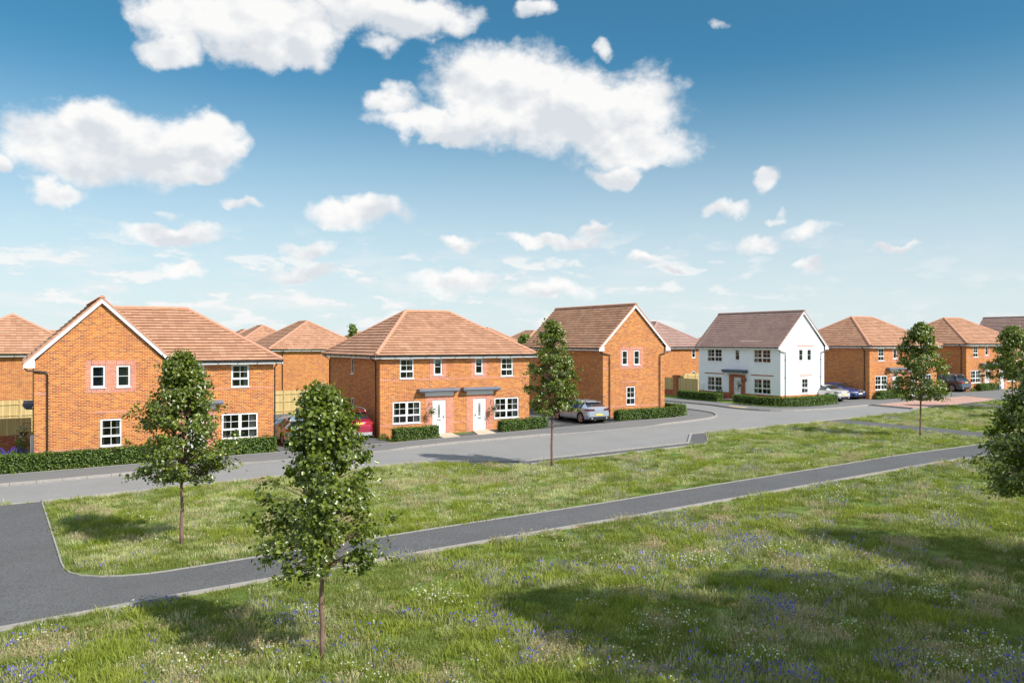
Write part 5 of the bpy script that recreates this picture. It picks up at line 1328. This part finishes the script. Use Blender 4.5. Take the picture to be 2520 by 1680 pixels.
az = g.math('ARCTAN2', rgt, fwd); el = g.math('ARCSINE', z)
cmb = g.new('ShaderNodeCombineXYZ'); g.put(cmb.inputs[0], az); g.put(cmb.inputs[1], el); p = cmb.outputs[0]
# puffy clouds: azimuth, elevation, radii (radians), weight
CL = [(-0.297, 0.353, 0.1034, 0.0484, 1), (-0.373, 0.353, 0.0671, 0.036, 1), (-0.391, 0.318, 0.0401, 0.0203, 0.84), (-0.273, 0.328, 0.0607, 0.0258, 1), (-0.166, 0.381, 0.0868, 0.0294, 0.9), (-0.114, 0.374, 0.0705, 0.0296, 0.9), (-0.156, 0.34, 0.0305, 0.0169, 0.53), (-0.457, 0.213, 0.1198, 0.0507, 1), (-0.466, 0.233, 0.057, 0.033, 1), (-0.359, 0.222, 0.0548, 0.039, 1), (-0.553, 0.179, 0.0189, 0.0166, 0.79), (-0.368, 0.191, 0.0408, 0.0146, 0.84), (-0.316, 0.218, 0.0165, 0.0163, 0.62), (-0.503, 0.159, 0.0312, 0.0141, 0.75), (-0.014, 0.291, 0.1012, 0.0655, 1), (0.06, 0.276, 0.089, 0.0564, 1), (0.118, 0.267, 0.0998, 0.0591, 1), (-0.146, 0.281, 0.0459, 0.0184, 0.75), (-0.067, 0.259, 0.1185, 0.0226, 0.9), (0.171, 0.226, 0.0665, 0.0293, 0.9), (0.129, 0.202, 0.0359, 0.0136, 0.7), (-0.014, 0.334, 0.0417, 0.022, 0.66), (0.113, 0.344, 0.0113, 0.0126, 0.53), (-0.062, 0.371, 0.0363, 0.0195, 0.44), (-0.187, 0.156, 0.0644, 0.0246, 0.9), (-0.393, 0.122, 0.0569, 0.0148, 0.9), (-0.321, 0.159, 0.0234, 0.0084, 0.66), (-0.062, 0.122, 0.0301, 0.0098, 0.7), (0.05, 0.125, 0.0742, 0.0119, 0.85), (0.097, 0.136, 0.0206, 0.0078, 0.7), (0.296, 0.185, 0.0162, 0.015, 0.75), (0.253, 0.152, 0.0269, 0.0114, 0.62), (0.294, 0.117, 0.0262, 0.0103, 0.62), (0.315, 0.144, 0.0179, 0.0065, 0.53), (0.351, 0.13, 0.0285, 0.0101, 0.53), (0.342, 0.088, 0.0203, 0.0083, 0.66), (0.439, 0.107, 0.0205, 0.0058, 0.57), (-0.248, 0.113, 0.0416, 0.0118, 0.57), (-0.377, 0.078, 0.0324, 0.0127, 0.66), (-0.253, 0.081, 0.0439, 0.0133, 0.66), (-0.067, 0.071, 0.0652, 0.0202, 0.75), (0.039, 0.063, 0.0713, 0.0155, 0.6), (0.031, 0.386, 0.0219, 0.0137, 0.7), (0.247, 0.357, 0.0186, 0.0076, 0.37), (-0.4, 0.145, 0.0186, 0.0063, 0.44), (0.16, 0.095, 0.0264, 0.0068, 0.53), (0.201, 0.088, 0.021, 0.0053, 0.53), (0.076, 0.099, 0.0207, 0.0054, 0.44)]
warp = g.new('ShaderNodeTexNoise'); warp.inputs['Scale'].default_value = 20; warp.inputs['Detail'].default_value = 5; g.put(warp.inputs['Vector'], p)
wv = g.vec('SCALE', g.vec('SUBTRACT', warp.outputs['Color'], (.5, .5, .5)), .06)
pw = g.vec('MULTIPLY', g.vec('ADD', p, wv), (1, 1, 0))
acc = None; top = None
for (a, e, ra, re, s) in CL:
    q = g.vec('MULTIPLY', g.vec('SUBTRACT', pw, (a, e, 0)), (1 / ra, 1 / re, 0))
    v = g.math('MULTIPLY_ADD', g.vec('DOT_PRODUCT', q, q), -s, s)
    acc = v if acc is None else g.math('SMOOTH_MAX', acc, v, .25)
    if True:
        tt = g.math('MULTIPLY', g.sep(q)[1], g.math('MAXIMUM', v, 0)); top = tt if top is None else g.math('ADD', top, tt)
mp = g.new('ShaderNodeMapping'); mp.inputs['Scale'].default_value = (1, 1.35, 1); g.put(mp.inputs[0], p)
fb = g.noise(mp.outputs[0], 12, 8, .66)
accp = g.math('MAXIMUM', acc, 0)
den = g.math('ADD', g.math('MULTIPLY', acc, 2.3), g.math('MULTIPLY', g.math('SUBTRACT', fb, .50), g.math('SUBTRACT', 4.4, g.math('MULTIPLY', accp, 1.2))))
mask = g.maprange(den, -.15, 1.45, 0, 1)
# thin streaks low over the horizon
mp2 = g.new('ShaderNodeMapping'); mp2.inputs['Scale'].default_value = (1, 4.2, 1); g.put(mp2.inputs[0], p)
st = g.noise(mp2.outputs[0], 9, 7, .6)
low = g.math('MULTIPLY', g.maprange(el, .16, .03, 0, 1), g.maprange(el, -.02, .04, .6, 1))
left = g.maprange(az, .35, -.1, .35, 1)
m2 = g.math('MULTIPLY', g.math('MULTIPLY', g.maprange(st, .46, .66, 0, .8), low), left)
mp3 = g.new('ShaderNodeMapping'); mp3.inputs['Scale'].default_value = (1, 2.9, 1); mp3.inputs['Location'].default_value = (3.3, 1.7, 0); g.put(mp3.inputs[0], p)
pf = g.noise(mp3.outputs[0], 15, 6, .58)
m3 = g.math('MULTIPLY', g.math('MULTIPLY', g.maprange(pf, .51, .62, 0, .85), g.math('MULTIPLY', g.maprange(el, .145, .075, 0, 1), g.maprange(el, .0, .03, 0, 1))), g.maprange(az, .42, .10, .25, 1))
relief = g.math('MULTIPLY', g.math('SUBTRACT', g.noise(mp.outputs[0], 11, 4, .55), g.noise(g.vec('ADD', mp.outputs[0], (.010, .022, 0)), 11, 4, .55)), 2.6)
shade = g.math('SUBTRACT', g.math('ADD', g.math('ADD', .83, relief), g.math('MULTIPLY', top, .55)), g.math('MULTIPLY', g.math('SUBTRACT', g.noise(mp.outputs[0], 5, 4, .5), .4), .25))
shade = g.math('MINIMUM', g.math('MAXIMUM', shade, .45), 1.0)
ccol = g.mix(shade, (.52, .59, .68), (1.02, 1.01, .995))
ccol = g.vec('SCALE', ccol, CG)
hz = g.maprange(el, .34, .0, 0, .80)
skc = g.mix(1, sky.outputs[0], (.33,.78,.86), 'MULTIPLY')
skc = g.mix(hz, skc, (CG*.86,CG*.905,CG*.95))
c = g.mix(g.math('MULTIPLY', m2, .8), skc, g.vec('SCALE', (.97, .985, 1.0), CG * .93))
c = g.mix(m3, c, g.vec('SCALE', g.mix(g.maprange(pf, .50, .62), (.80, .86, .92), (1, .995, .98)), CG * .98))
c = g.mix(g.math('MULTIPLY', mask, .97), c, ccol)
# broken cloud added over the unseen rest of the sky to raise fill light
nb = g.noise(g.vec('MULTIPLY', dirv, (1, 1, 1.8)), 2.6, 6, .55)
beh = g.math('MAXIMUM', g.maprange(fwd, .30, .05, 0, 1), g.maprange(el, .50, .75, 0, 1))
c = g.mix(g.math('MULTIPLY', beh, g.maprange(nb, .40, .56, 0, .95)), c, g.vec('SCALE', (.82, .91, 1.0), CG * 1.05))
g.put(bg.inputs[0], c); bg.inputs[1].default_value = .1
sc.view_settings.view_transform = 'Standard'; sc.view_settings.look = 'None'; sc.view_settings.gamma = 1; sc.view_settings.exposure = .35
sc.cycles.max_bounces = 6; sc.cycles.transparent_max_bounces = 12; sc.cycles.sample_clamp_indirect = 6
sc.render.film_transparent = False
sc.cycles.use_denoising = True
try: sc.cycles.caustics_reflective = False; sc.cycles.caustics_refractive = False
except Exception: pass
